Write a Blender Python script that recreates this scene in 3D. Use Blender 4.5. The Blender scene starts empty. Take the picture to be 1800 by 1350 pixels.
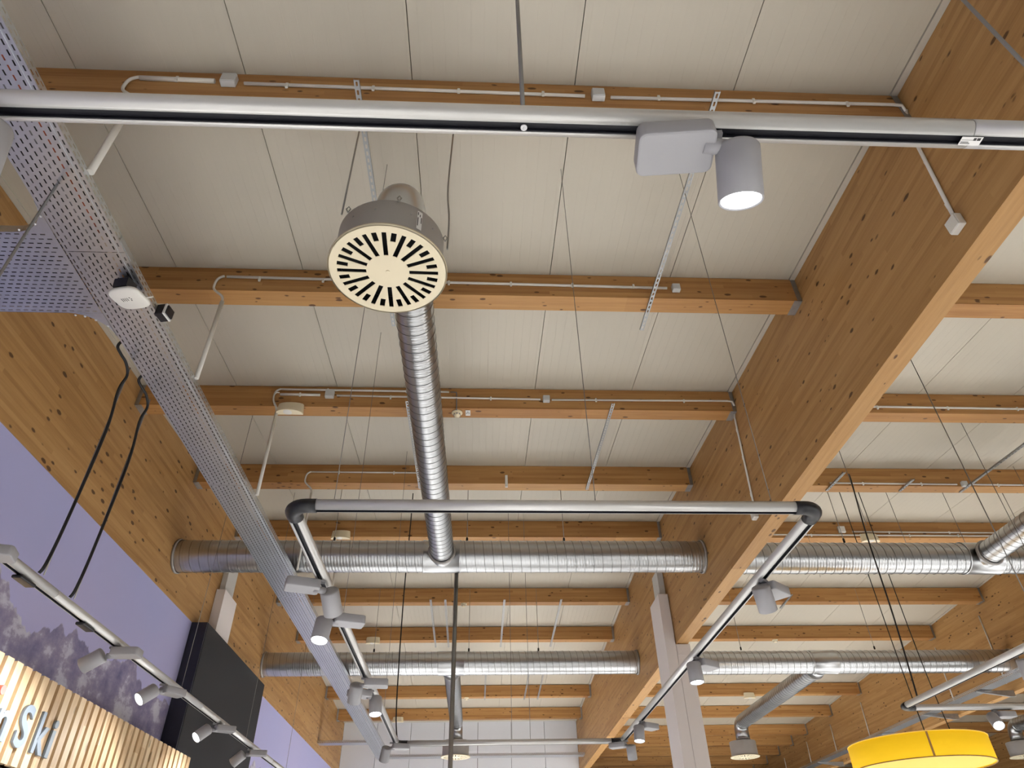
import bpy, bmesh, math, random
from mathutils import Vector, Matrix
random.seed(7)
SC = bpy.context.scene
COL = SC.collection

# ------------------------------------------------------------------ camera
CAM = Vector((0.0, 0.0, 1.6))
RX = Vector((0.998845693940503, -0.04436502183607412, -0.01841261887943918))
UP = Vector((-0.012704064856039584, -0.6136691677158082, 0.7894610562473116))
FW = Vector((0.04632371350235592, 0.7883158614619344, 0.6135244217917325))
cam = bpy.data.cameras.new('camera')
cam.sensor_width = 36.0
cam.lens = 1203.02 / 1800.0 * 36.0
cam.clip_end = 200
camo = bpy.data.objects.new('camera', cam)
COL.objects.link(camo)
mw = Matrix.Identity(4)
for i in range(3):
    mw[i][0], mw[i][1], mw[i][2], mw[i][3] = RX[i], UP[i], -FW[i], CAM[i]
camo.matrix_world = mw
SC.camera = camo

# ------------------------------------------------------------------ world, exposure, added hall lamps
world = bpy.data.worlds.new('world')
SC.world = world
world.use_nodes = True
world.node_tree.nodes['Background'].inputs[0].default_value = (0.75, 0.8, 0.9, 1)
world.node_tree.nodes['Background'].inputs[1].default_value = 0.3
SC.view_settings.view_transform = 'Standard'
SC.view_settings.look = 'None'
SC.view_settings.gamma = 1.0
SC.view_settings.use_curve_mapping = False
SC.view_settings.exposure = 0.0
SC.cycles.max_bounces = 4
SC.cycles.diffuse_bounces = 3
SC.cycles.glossy_bounces = 2
SC.cycles.use_adaptive_sampling = True
SC.cycles.adaptive_threshold = 0.06
SC.cycles.adaptive_min_samples = 16
SC.cycles.caustics_reflective = False
SC.cycles.caustics_refractive = False
SC.cycles.use_denoising = True
SC.cycles.sample_clamp_indirect = 12.0
LAMP_W = 590.0
LAMP_COL = (0.97, 0.985, 1.0)


def spot_lamp(loc, d, watts, angle=math.radians(110), size=0.05):
    l = bpy.data.lights.new('track_or_added_lamp', 'SPOT')
    l.energy = watts
    l.color = LAMP_COL
    l.spot_size = angle
    l.spot_blend = 0.8
    l.shadow_soft_size = size
    o = bpy.data.objects.new('track_or_added_lamp', l)
    COL.objects.link(o)
    o.location = loc
    o.rotation_euler = Vector(d).to_track_quat('-Z', 'Y').to_euler()
    return o


# unseen lamps without fixtures, added to light the floor below and beside the view
for hx, hy, hw in ((-2.0, -5.0, 0.8), (3.0, -5.0, 0.9), (10.0, -5.0, 1.2), (-1.8, -2.0, 1.35), (2.0, -2.0, 1.45), (7.0, -2.0, 2.3),
                   (5.4, 1.2, 1.4), (9.5, 2.5, 3.2), (9.5, 8.0, 3.2), (14.0, 5.0, 3.4),
                   (-1.2, 12.0, 3.0), (3.6, 12.3, 2.8), (8.2, 13.2, 3.6), (13.0, 15.0, 4.0),
                   (-1.2, 17.5, 4.6), (1.8, 19.0, 3.8), (5.6, 18.5, 3.8), (9.8, 20.0, 3.6)):
    spot_lamp((hx, hy, 2.95), (0, 0, -1), LAMP_W * hw, size=0.12)

# ------------------------------------------------------------------ roof geometry
SL = 0.0601256
Y0, DY = 2.50933, 1.928568
YR = Y0 + 4.75 * DY
XR, XL, X3 = 2.992, -3.862, 10.2      # faces of the three girders
GW = 0.18
ZB = 4.786


def HZ(y):
    return 6.1 + SL * min(y, YR) - SL * max(0.0, y - YR)


def JY(i):
    return Y0 + DY * i


# ------------------------------------------------------------------ materials
MATS = {}


def mat(name, col, rough=0.5, metal=0.0, emit=None, estr=0.0, spec=0.5):
    if name in MATS:
        return MATS[name]
    m = bpy.data.materials.new(name)
    m.use_nodes = True
    b = m.node_tree.nodes['Principled BSDF']
    b.inputs['Base Color'].default_value = (*col, 1)
    b.inputs['Roughness'].default_value = rough
    b.inputs['Metallic'].default_value = metal
    b.inputs['Specular IOR Level'].default_value = spec
    if emit:
        b.inputs['Emission Color'].default_value = (*emit, 1)
        b.inputs['Emission Strength'].default_value = estr
    MATS[name] = m
    return m


class NT:
    def __init__(s, m):
        s.t = m.node_tree
        s.b = s.t.nodes['Principled BSDF']

    def n(s, typ, **kw):
        x = s.t.nodes.new(typ)
        for k, v in kw.items():
            setattr(x, k, v)
        return x

    def l(s, a, b):
        s.t.links.new(a, b)

    def val(s, sock, v):
        if isinstance(v, (int, float)):
            sock.default_value = v
        else:
            s.l(v, sock)

    def math(s, op, a, b=0.0, clamp=False):
        x = s.n('ShaderNodeMath', operation=op)
        x.use_clamp = clamp
        s.val(x.inputs[0], a)
        s.val(x.inputs[1], b)
        return x.outputs[0]

    def ramp(s, fac, stops):
        x = s.n('ShaderNodeValToRGB')
        e = x.color_ramp.elements
        while len(e) < len(stops):
            e.new(0.5)
        for el, (p, c) in zip(e, stops):
            el.position = p
            el.color = (*c, 1)
        s.l(fac, x.inputs[0])
        return x.outputs[0]

    def mix(s, fac, a, b, mode='MIX'):
        x = s.n('ShaderNodeMix', data_type='RGBA', blend_type=mode)
        s.val(x.inputs[0], fac)
        for sock, v in ((x.inputs[6], a), (x.inputs[7], b)):
            if isinstance(v, tuple):
                sock.default_value = (*v, 1)
            else:
                s.l(v, sock)
        return x.outputs[2]

    def coords(s, scale, typ='Object'):
        tc = s.n('ShaderNodeTexCoord')
        mp = s.n('ShaderNodeMapping')
        mp.inputs['Scale'].default_value = scale
        s.l(tc.outputs[typ], mp.inputs[0])
        return mp.outputs[0]

    def noise(s, vec, scale, detail=3.0, rough=0.5):
        x = s.n('ShaderNodeTexNoise')
        s.l(vec, x.inputs['Vector'])
        x.inputs['Scale'].default_value = scale
        x.inputs['Detail'].default_value = detail
        x.inputs['Roughness'].default_value = rough
        return x.outputs[0]

    def bump(s, h, strength, dist=0.01):
        x = s.n('ShaderNodeBump')
        x.inputs['Strength'].default_value = strength
        x.inputs['Distance'].default_value = dist
        s.l(h, x.inputs['Height'])
        s.l(x.outputs[0], s.b.inputs['Normal'])


def wood(name, axis, light, mid, dark, knot=0.55, lam=0.045, kden=2.6, lamamt=0.35):
    m = mat(name, mid, 0.55)
    t = NT(m)
    st = [1.0, 1.0, 1.0]
    st[axis] = 0.045
    v = t.coords(tuple(st))
    grain = t.noise(v, 34.0, 5.0, 0.6)
    broad = t.noise(v, 5.0, 2.0)
    raw = t.coords((1, 1, 1))
    sep = t.n('ShaderNodeSeparateXYZ')
    t.l(raw, sep.inputs[0])
    # laminations: a random tone for each board
    lz = t.math('FLOOR', t.math('DIVIDE', sep.outputs[2 if axis != 2 else 1], lam))
    seg = t.math('FLOOR', t.math('ADD', t.math('DIVIDE', sep.outputs[axis], 1.9), t.math('MULTIPLY', lz, 0.377)))
    cmb = t.n('ShaderNodeCombineXYZ')
    t.l(lz, cmb.inputs[0])
    t.l(seg, cmb.inputs[1])
    wn = t.n('ShaderNodeTexWhiteNoise', noise_dimensions='3D')
    t.l(cmb.outputs[0], wn.inputs[0])
    f = t.math('ADD', t.math('MULTIPLY', grain, 0.7), t.math('MULTIPLY', broad, 0.35))
    f = t.math('ADD', f, t.math('MULTIPLY', t.math('SUBTRACT', wn.outputs[0], 0.5), lamamt))
    c = t.ramp(f, [(0.28, dark), (0.52, mid), (0.78, light)])
    # knots
    sk = [kden * 2.2, kden * 2.2, kden * 2.2]
    sk[axis] = kden
    vk = t.coords(tuple(sk))
    dn = t.n('ShaderNodeTexNoise')
    t.l(vk, dn.inputs['Vector'])
    dn.inputs['Scale'].default_value = 3.0
    vm = t.n('ShaderNodeVectorMath', operation='MULTIPLY_ADD')
    t.l(dn.outputs['Color'], vm.inputs[0])
    vm.inputs[1].default_value = (0.12, 0.12, 0.12)
    t.l(vk, vm.inputs[2])
    k = None
    for off in ((0, 0, 0), (0.47, 3.31, 0.53), (0.21, 7.7, 0.28)):
        va = t.n('ShaderNodeVectorMath', operation='ADD')
        t.l(vm.outputs[0], va.inputs[0])
        va.inputs[1].default_value = off
        vo = t.n('ShaderNodeTexVoronoi')
        t.l(va.outputs[0], vo.inputs['Vector'])
        vo.inputs['Scale'].default_value = 1.0
        sr = t.n('ShaderNodeSeparateColor')
        t.l(vo.outputs['Color'], sr.inputs[0])
        rad = t.math('MULTIPLY', sr.outputs[0], 0.18)
        kk = t.math('SUBTRACT', rad, vo.outputs['Distance'])
        kk = t.math('MULTIPLY', kk, 22.0, clamp=True)
        k = kk if k is None else t.math('MAXIMUM', k, kk)
    c = t.mix(t.math('MULTIPLY', k, knot), c, (dark[0] * 0.25, dark[1] * 0.2, dark[2] * 0.16))
    t.l(c, t.b.inputs['Base Color'])
    t.bump(grain, 0.12, 0.004)
    return m


WL, WM, WD = (0.53, 0.305, 0.12), (0.455, 0.25, 0.09), (0.365, 0.185, 0.06)
M_GIRDER = wood('glulam_girder', 1, WL, WM, WD, 0.95, 0.045, 3.7)
M_JOIST = wood('glulam_joist', 0, (0.54, 0.295, 0.105), (0.455, 0.23, 0.075), (0.365, 0.165, 0.048), 0.9, 0.042, 4.6)
M_SLAT = wood('spruce_slat', 2, (0.86, 0.66, 0.42), (0.78, 0.56, 0.33), (0.66, 0.44, 0.24), 0.5, 0.3, 2.6, 0.5)


def ceiling_mat():
    m = mat('roof_panel_sheet', (0.8, 0.775, 0.715), 0.42)
    t = NT(m)
    v = t.coords((1, 1, 1))
    w = t.n('ShaderNodeTexWave', wave_type='BANDS', bands_direction='X', wave_profile='SAW')
    t.l(v, w.inputs[0])
    w.inputs['Scale'].default_value = 3.6
    w.inputs['Distortion'].default_value = 0.0
    hi = t.math('GREATER_THAN', w.outputs[1], 0.93)
    n = t.noise(t.coords((30, 0.3, 1)), 1.0, 3.0)
    c = t.mix(t.math('MULTIPLY', n, 0.35), (0.545, 0.50, 0.415), (0.495, 0.455, 0.38))
    t.l(c, t.b.inputs['Base Color'])
    t.bump(t.math('ADD', hi, t.math('MULTIPLY', n, 0.25)), 0.5, 0.006)
    return m


def galv(name, col, rough, scale=18.0, amt=0.25, streak=None):
    m = mat(name, col, rough, 1.0)
    t = NT(m)
    v = t.coords(streak or (1, 1, 1))
    g = t.noise(v, scale, 4.0, 0.6)
    n = t.noise(v, 3.0, 3.0)
    f = t.math('ADD', t.math('MULTIPLY', g, 0.5), t.math('MULTIPLY', n, 0.5))
    lo = tuple(x * (1 - amt) for x in col)
    hi = tuple(min(1, x * (1 + amt)) for x in col)
    t.l(t.ramp(f, [(0.2, lo), (0.8, hi)]), t.b.inputs['Base Color'])
    r = t.math('ADD', t.math('MULTIPLY', f, 0.1), rough - 0.05)
    t.l(r, t.b.inputs['Roughness'])
    return m


def mural_mat():
    """mountain photograph printed on the wall covering: lilac sky over snow-streaked ridges"""
    m = mat('mountain_mural_print', (0.36, 0.34, 0.5), 0.7)
    t = NT(m)
    v = t.coords((1, 1, 1))
    sep = t.n('ShaderNodeSeparateXYZ')
    t.l(v, sep.inputs[0])
    y, z = sep.outputs[1], sep.outputs[2]
    cy = t.n('ShaderNodeCombineXYZ')
    t.l(y, cy.inputs[0])
    r1 = t.noise(cy.outputs[0], 1.05, 7.0, 0.52)
    ridge = t.math('ADD', t.math('MULTIPLY', r1, 1.5), 3.05)
    d = t.math('SUBTRACT', ridge, z)
    inm = t.math('MULTIPLY', d, 60.0, clamp=True)
    # rock and snow
    a = t.noise(t.coords((1, 1.2, 1.3)), 1.9, 12.0, 0.66)
    mp = t.n('ShaderNodeMapping')
    mp.inputs['Rotation'].default_value = (0.75, 0, 0)
    mp.inputs['Scale'].default_value = (1, 1.1, 3.0)
    t.l(v, mp.inputs[0])
    bb = t.noise(mp.outputs[0], 1.3, 11.0, 0.66)
    rk = t.math('ADD', t.math('MULTIPLY', a, 0.6), t.math('MULTIPLY', bb, 0.4))
    rock = t.ramp(rk, [(0.36, (0.14, 0.135, 0.27)), (0.46, (0.27, 0.24, 0.40)), (0.515, (0.37, 0.325, 0.47)),
                       (0.55, (0.60, 0.58, 0.70)), (0.64, (0.74, 0.74, 0.82))])
    sn = t.noise(v, 0.5, 3.0)
    sky = t.ramp(t.math('ADD', t.math('MULTIPLY', sn, 0.5), t.math('MULTIPLY', z, 0.1)),
                 [(0.55, (0.52, 0.49, 0.78)), (0.8, (0.47, 0.475, 0.80))])
    t.l(t.mix(inm, sky, rock), t.b.inputs['Base Color'])
    return m


M_CEIL = ceiling_mat()
M_DUCT = galv('galvanised_duct', (0.52, 0.53, 0.545), 0.3, 4.0, 0.1)
M_TRAY = galv('galvanised_tray', (0.62, 0.645, 0.685), 0.36, 25.0, 0.1)
M_HANG = galv('zinc_hanger', (0.42, 0.42, 0.42), 0.5, 25.0, 0.3)
M_SEAM_SHADED = galv('zinc_seam_shaded', (0.30, 0.305, 0.31), 0.4, 20.0, 0.15)  # darker than the duct: shadow along the ridge painted into the seam colour
M_STRUT = galv('zinc_strut', (0.40, 0.41, 0.42), 0.45, 30.0, 0.2)
M_TRACK = mat('anodised_track', (0.70, 0.69, 0.675), 0.28, 0.35)
M_BLACK = mat('black_plastic', (0.012, 0.012, 0.016), 0.4)
M_SLOT = mat('black_slot', (0.008, 0.008, 0.014), 0.55)
M_SPOT = mat('grey_lacquer', (0.37, 0.365, 0.385), 0.42)
M_SPOTD = mat('grey_joint', (0.33, 0.33, 0.35), 0.45)
M_LENS = mat('lit_lens', (1, 1, 1), 0.4, 0, (0.92, 0.97, 1.0), 14.0)
M_LENSOFF = mat('lens_glass', (0.35, 0.35, 0.36), 0.2)
M_RIM = mat('lens_rim', (0.8, 0.8, 0.82), 0.35)
M_WHITE = mat('white_plastic', (0.78, 0.76, 0.71), 0.45)
M_CONDUIT = mat('white_conduit', (0.76, 0.73, 0.68), 0.45)
M_BOXG = mat('grey_plastic_box', (0.6, 0.6, 0.59), 0.5)
M_CREAM = mat('cream_lacquer', (0.86, 0.76, 0.55), 0.45)
M_PLENUM = mat('plenum_grey', (0.40, 0.385, 0.375), 0.5, 0.35)
M_DARKIN = mat('dark_interior', (0.01, 0.01, 0.01), 0.9)
M_CABLE = mat('black_cable', (0.012, 0.012, 0.013), 0.5)
M_WIRE = mat('steel_wire', (0.22, 0.21, 0.2), 0.45, 0.6)
M_ROD = mat('steel_rod', (0.33, 0.32, 0.3), 0.45, 0.7)
M_PAINT = mat('white_paint', (0.82, 0.76, 0.75), 0.55)
M_ANTH = mat('anthracite_board', (0.030, 0.031, 0.036), 0.55, spec=0.2)
M_NAVY = mat('dark_edge_board', (0.018, 0.018, 0.032), 0.5)
M_MURAL = mural_mat()
M_LETTER = mat('silver_letter', (0.25, 0.30, 0.36), 0.5, 0.0)
M_RED = mat('red_letter_dot', (0.6, 0.13, 0.1), 0.4)
M_BACKB = mat('slat_backing', (0.30, 0.19, 0.10), 0.8)
M_YELLOW = mat('yellow_fabric', (0.95, 0.58, 0.012), 0.75)
M_YEL2 = mat('yellow_diffuser', (0.93, 0.62, 0.09), 0.7)
M_SEAM = mat('ochre_seam', (0.5, 0.3, 0.08), 0.7)
M_TRIM = mat('edge_strip_white', (0.53, 0.49, 0.42), 0.5)
M_DULL = mat('low_bounce_wall', (0.3, 0.28, 0.26), 0.7)  # unseen walls kept dark to cut bounce light on upright faces
M_FLOOR = mat('shop_floor', (0.56, 0.545, 0.52), 0.5)
M_WALLW = mat('white_wall_panel', (0.75, 0.76, 0.80), 0.5)
M_ORANGE = mat('orange_cable', (0.62, 0.13, 0.05), 0.5)
M_GREYC = mat('grey_cable', (0.22, 0.22, 0.23), 0.5)
M_INK = mat('black_ink', (0.03, 0.03, 0.03), 0.6)
M_LABEL = mat('paper_label', (0.8, 0.79, 0.78), 0.6)


# ------------------------------------------------------------------ mesh building
class MB:
    def __init__(s):
        s.v = []
        s.f = []
        s.sm = []

    def add(s, vs, fs, smooth=False):
        o = len(s.v)
        s.v += [Vector(p) for p in vs]
        s.f += [tuple(i + o for i in f) for f in fs]
        s.sm += [smooth] * len(fs)
        return s

    def box(s, a, b, M=None):
        x0, y0, z0 = a
        x1, y1, z1 = b
        vs = [Vector(p) for p in ((x0, y0, z0), (x1, y0, z0), (x1, y1, z0), (x0, y1, z0),
                                  (x0, y0, z1), (x1, y0, z1), (x1, y1, z1), (x0, y1, z1))]
        if M is not None:
            vs = [M @ p for p in vs]
        return s.add(vs, [(0, 3, 2, 1), (4, 5, 6, 7), (0, 1, 5, 4), (1, 2, 6, 5), (2, 3, 7, 6), (3, 0, 4, 7)])

    def prism(s, poly, d, M=None, smooth=False):
        """poly: list of 3D points (ccw seen from -d), extruded by vector d"""
        n = len(poly)
        d = Vector(d)
        vs = [Vector(p) for p in poly] + [Vector(p) + d for p in poly]
        if M is not None:
            vs = [M @ p for p in vs]
        fs = [tuple(range(n - 1, -1, -1)), tuple(range(n, 2 * n))]
        o = len(s.v)
        s.add(vs, fs)
        s.f += [(i + o, (i + 1) % n + o, (i + 1) % n + n + o, i + n + o) for i in range(n)]
        s.sm += [smooth] * n
        return s

    def tube(s, pts, r, seg=8, caps=True):
        pts = [Vector(p) for p in pts]
        n = len(pts)
        rr = r if isinstance(r, (list, tuple)) else [r] * n
        rings = []
        prev = None
        for i, p in enumerate(pts):
            a = pts[max(0, i - 1)]
            b = pts[min(n - 1, i + 1)]
            t = (b - a).normalized()
            if prev is None:
                u = t.orthogonal().normalized()
            else:
                u = (prev - t * prev.dot(t))
                u = u.normalized() if u.length > 1e-6 else t.orthogonal().normalized()
            prev = u
            w = t.cross(u)
            rings.append([p + (u * math.cos(2 * math.pi * k / seg) + w * math.sin(2 * math.pi * k / seg)) * rr[i]
                          for k in range(seg)])
        o = len(s.v)
        for r_ in rings:
            s.v += r_
        for i in range(n - 1):
            for k in range(seg):
                a, b = o + i * seg + k, o + i * seg + (k + 1) % seg
                s.f.append((a, b, b + seg, a + seg))
                s.sm.append(True)
        if caps:
            s.f.append(tuple(o + k for k in range(seg - 1, -1, -1)))
            s.f.append(tuple(o + (n - 1) * seg + k for k in range(seg)))
            s.sm += [False, False]
        return s

    def hose(s, pts, r, seg=8, n=6):
        """tube along a Catmull-Rom curve through the points"""
        P = [Vector(p) for p in pts]
        rr = list(r) if isinstance(r, (list, tuple)) else [r] * len(P)
        out, ro = [], []
        for i in range(len(P) - 1):
            p0, p1, p2, p3 = P[max(0, i - 1)], P[i], P[i + 1], P[min(len(P) - 1, i + 2)]
            for k in range(n):
                t = k / n
                out.append(0.5 * ((2 * p1) + (p2 - p0) * t + (2 * p0 - 5 * p1 + 4 * p2 - p3) * t * t + (3 * p1 - p0 - 3 * p2 + p3) * t ** 3))
                ro.append(rr[i] + (rr[i + 1] - rr[i]) * t)
        out.append(P[-1])
        ro.append(rr[-1])
        return s.tube(out, ro, seg)

    def lathe(s, prof, c, ax, seg=32, smooth=True, closed=False):
        """prof: list of (radius, height along ax)"""
        c = Vector(c)
        ax = Vector(ax).normalized()
        u = ax.orthogonal().normalized()
        w = ax.cross(u)
        o = len(s.v)
        for r, h in prof:
            for k in range(seg):
                a = 2 * math.pi * k / seg
                s.v.append(c + ax * h + (u * math.cos(a) + w * math.sin(a)) * r)
        m = len(prof)
        for i in range(m - 1 + (1 if closed else 0)):
            for k in range(seg):
                a, b = o + i * seg + k, o + i * seg + (k + 1) % seg
                j = ((i + 1) % m) * seg
                s.f.append((a, b, o + j + (k + 1) % seg, o + j + k))
                s.sm.append(smooth)
        return s

    def build(s, name, m, parent=None, origin=None):
        if parent is not None:
            org = world_loc(parent)
        elif origin is not None:
            org = Vector(origin)
        else:
            mn = Vector([min(p[i] for p in s.v) for i in range(3)])
            mx = Vector([max(p[i] for p in s.v) for i in range(3)])
            org = Vector(((mn.x + mx.x) / 2, (mn.y + mx.y) / 2, mn.z))
        me = bpy.data.meshes.new(name)
        me.from_pydata([tuple(p - org) for p in s.v], [], s.f)
        me.polygons.foreach_set('use_smooth', s.sm)
        me.materials.append(m)
        bm = bmesh.new()
        bm.from_mesh(me)
        bmesh.ops.recalc_face_normals(bm, faces=bm.faces)
        bm.to_mesh(me)
        bm.free()
        o = bpy.data.objects.new(name, me)
        COL.objects.link(o)
        if parent is not None:
            o.parent = parent
        else:
            o.location = org
        return o


def world_loc(o):
    l = Vector((0, 0, 0))
    while o is not None:
        l += o.location
        o = o.parent
    return l


def bevel(o, w, seg=3):
    md = o.modifiers.new('bevel', 'BEVEL')
    md.width = w
    md.segments = seg
    md.limit_method = 'ANGLE'
    for p in o.data.polygons:
        p.use_smooth = True
    md2 = o.modifiers.new('wn', 'WEIGHTED_NORMAL')
    return o


def tag(o, label, cat, group=None):
    o['label'] = label
    o['category'] = cat
    if group:
        o['group'] = group
    return o


def thing(name, label, cat, loc, group=None):
    o = bpy.data.objects.new(name, None)
    o.empty_display_size = 0.1
    COL.objects.link(o)
    o.location = loc
    return tag(o, label, cat, group)


def struct(name, o):
    o.name = name
    o['kind'] = 'structure'
    return o


ORD = ['first', 'second', 'third', 'fourth', 'fifth', 'sixth', 'seventh', 'eighth', 'ninth', 'tenth', 'eleventh',
       'twelfth', 'thirteenth', 'fourteenth', 'fifteenth']

# ------------------------------------------------------------------ room shell
YF, YB, XE = -8.0, 30.0, 17.3
struct('floor', MB().box((-4.2, YF, -0.1), (XE, YB, 0)).build('floor', M_FLOOR))
struct('wall_left', MB().box((-4.1, YF, 0), (-3.872, 22.2, 4.83)).build('wall_left', M_MURAL, origin=(0, 0, 0)))
struct('wall_front', MB().box((-4.2, YF - 0.1, 0), (XE, YF, 5.7)).build('wall_front', M_DULL))
struct('wall_right', MB().box((XE, YF, 0), (XE + 0.1, YB, 6.9)).build('wall_right', M_DULL))
struct('wall_far', MB().box((3.1, YB, 0), (XE, YB + 0.1, 5.9)).build('wall_far', M_DULL))
struct('wall_side', MB().box((3.08, 22.3, 0), (3.15, YB, 4.78)).build('wall_side', M_WALLW))
# back wall of the middle bay: upright white wall panels
wb = bpy.data.objects.new('wall_back', None)
COL.objects.link(wb)
wb.location = (-0.4, 22.25, 0)
wb['kind'] = 'structure'
x = -3.86
pw = 0.98
while x < 3.0:
    x1 = min(x + pw, 2.99)
    MB().box((x + 0.006, 22.2, 0), (x1 - 0.006, 22.28, HZ(22.2) - 0.002)).build('wall_panel', M_WALLW, wb)
    x += pw
MB().box((-3.86, 22.29, 0), (2.99, 22.32, HZ(22.3))).build('backing', M_DARKIN, wb)

# ceiling: roof panels laid lengthways, both slopes
ce = bpy.data.objects.new('ceiling', None)
COL.objects.link(ce)
ce.location = (0, YR, HZ(YR))
ce['kind'] = 'structure'
seams = [-4.1, -3.95, -2.803, -1.655, -0.505, 0.643, 1.79, 2.94, 4.1, 5.28, 6.47, 7.65, 8.83, 10.0, 11.18, 12.36, 13.54,
         14.72, 15.9, XE]
for a, b in zip(seams[:-1], seams[1:]):
    for (ya, yb) in ((YF, YR), (YR, YB)):
        za, zb = HZ(ya), HZ(yb)
        p = [(a + 0.003, ya, za), (b - 0.003, ya, za), (b - 0.003, yb, zb), (a + 0.003, yb, zb)]
        MB().prism(p, (0, 0, 0.04)).build('roof_panel', M_CEIL, ce)
for (ya, yb) in ((YF, YR), (YR, YB)):
    p = [(-4.2, ya, HZ(ya) + 0.045), (XE + .1, ya, HZ(ya) + 0.045), (XE + .1, yb, HZ(yb) + 0.045), (-4.2, yb, HZ(yb) + 0.045)]
    MB().prism(p, (0, 0, 0.05)).build('backing', M_DARKIN, ce)
# white edge strips along the girders
n = 0
for xa in (XR - 0.05, XR + GW, X3 - 0.05, XL):
    for (ya, yb) in ((YF, YR), (YR, YB)):
        n += 1
        p = [(xa, ya, HZ(ya) - 0.012), (xa + 0.05, ya, HZ(ya) - 0.012), (xa + 0.05, yb, HZ(yb) - 0.012), (xa, yb, HZ(yb) - 0.012)]
        struct('trim_%d' % n, MB().prism(p, (0, 0, 0.011)).build('trim', M_TRIM))


# ------------------------------------------------------------------ girders
def girder(x0, zb, ya, yb, label):
    e = 0.014
    prof = [(x0, ya, zb), (x0, yb, zb), (x0, yb, HZ(yb) - e), (x0, YR, HZ(YR) - e), (x0, ya, HZ(ya) - e)]
    o = MB().prism(prof, (GW, 0, 0)).build('glulam_girder', M_GIRDER, origin=(x0 + GW / 2, 0, zb))
    tag(o, label, 'beam', 'deep glulam girders carrying the roof')
    return o


girder(XL - GW, 4.832, YF, 22.2, 'deep knotty glulam girder at left above the lilac mountain mural')
girder(XR, ZB, YF, YB, 'deep knotty glulam girder crossing the right half from the top right corner')
girder(X3, ZB, YF, YB, 'deep glulam girder at lower right behind the yellow drum lamp')
girder(XE - GW - 0.01, ZB, YF, YB, 'distant glulam girder at the far right wall beyond the lower right girder')


# ------------------------------------------------------------------ joists with steel hangers
JD, JW = 0.285, 0.185


def joist(xa, xb, i, label, group):
    y = JY(i)
    zt = HZ(y) - 0.004
    zbm = zt - JD
    r = MB().box((xa + 0.004, y, zbm), (xb - 0.004, y + JW, min(zt, HZ(y + JW) - 0.002))).build('roof_joist', M_JOIST, origin=((xa + xb) / 2 + random.uniform(-3, 3), y, zbm + random.uniform(-1, 1)))
    tag(r, label, 'joist', group)
    for sx, s in ((xa, 1), (xb, -1)):
        h = MB()
        a, b = sorted((sx + s * 0.001, sx + s * 0.075))
        h.box((a, y - 0.004, zbm - 0.004), (b, y + JW + 0.004, zbm - 0.0005))
        a, b = sorted((sx + s * 0.001, sx + s * 0.045))
        h.box((a, y - 0.004, zbm - 0.004), (b, y - 0.0005, zt - 0.005))
        h.box((a, y + JW + 0.0005, zbm - 0.004), (b, y + JW + 0.004, zt - 0.005))
        h.build('joist_hanger', M_HANG, r)
    return r


for k, i in enumerate((0, 1, 2, 3, 4, 5.5, 6.5, 7.5, 8.5, 9.5)):
    joist(XL, XR, i, '%s brown roof joist in the middle bay counting from the top of the picture' % ORD[k],
          'roof joists of the middle bay')
for k, i in enumerate((1, 2, 3, 4, 5.5, 6.5, 7.5, 8.5, 9.5, 10.5, 11.15, 11.8, 12.45, 13.2, 14)):
    joist(XR + GW, X3, i, '%s brown roof joist in the bay right of the big girder, counting downward' % ORD[k],
          'roof joists of the right bay')
for k, i in enumerate((7.5, 8.5, 9.5, 10.5, 11.5, 12.5, 13.5)):
    joist(X3 + GW, XE - GW - 0.01, i, '%s distant joist seen below the lower right girder' % ORD[k], 'roof joists of the far right bay')


# ------------------------------------------------------------------ columns
def col_right():
    r = thing('timber_column', 'white painted column standing under the big right girder', 'column', (3.0, 10.7, 0))
    o = MB().box((2.985, 10.40, 0), (3.2, 11.0, ZB - 0.005)).build('shaft', M_PAINT, r)
    bevel(o, 0.008, 2)
    MB().box((2.83, 10.40, 0), (2.982, 11.0, 5.55)).build('side_cheek', M_PAINT, r)
    MB().box((2.89, 10.5, 5.55), (2.982, 10.85, 5.98)).build('steel_plate', M_BOXG, r)
    MB().box((3.0, 10.395, ZB - 0.16), (3.17, 10.4, ZB - 0.01)).build('head_plate', M_PAINT, r)


col_right()
r = thing('timber_column', 'white painted column strip against the left girder behind the dark box', 'column', (-3.8, 10.4, 4.83))
MB().box((-3.858, 10.05, 4.83), (-3.73, 10.65, 5.5)).build('side_cheek', M_PAINT, r)
MB().box((-3.858, 10.15, 5.5), (-3.78, 10.55, 5.95)).build('steel_plate', M_BOXG, r)

# ------------------------------------------------------------------ dark box and slat panel on the left wall
r = thing('dark_wall_box', 'anthracite boxed wall pillar between mural and lilac wall at left', 'wall box', (-3.75, 11, 0))
MB().box((-3.869, 9.50, 0), (-3.66, 9.53, 4.826)).build('edge_board', M_NAVY, r)
MB().box((-3.869, 9.532, 0), (-3.655, 12.7, 4.826)).build('front_board', M_ANTH, r)

SX0, SX1 = -3.645, -3.60
r = thing('slat_panel', 'pale vertical timber slat panel with metal lettering on the left wall', 'wall panel', (-3.62, 8, 2.59))
MB().box((-3.652, 3.5, 2.61), (-3.647, 10.01, 3.235)).build('backing_board', M_BACKB, r)
me = None
MB().box((-3.87, 3.5, 2.61), (-3.653, 9.49, 3.235)).build('support_frame', M_BACKB, r)
yy = 3.5
while yy < 9.95:
    if me is None:
        b0 = MB().box((SX0, yy, 2.59), (SX1, yy + 0.092, 3.254)).build('slat', M_SLAT, r)
        me = b0
        ybase = yy
    else:
        c = me.copy()
        COL.objects.link(c)
        c.parent = r
        c.location = (0, yy - ybase, 0)
    yy += 0.1405
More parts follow.
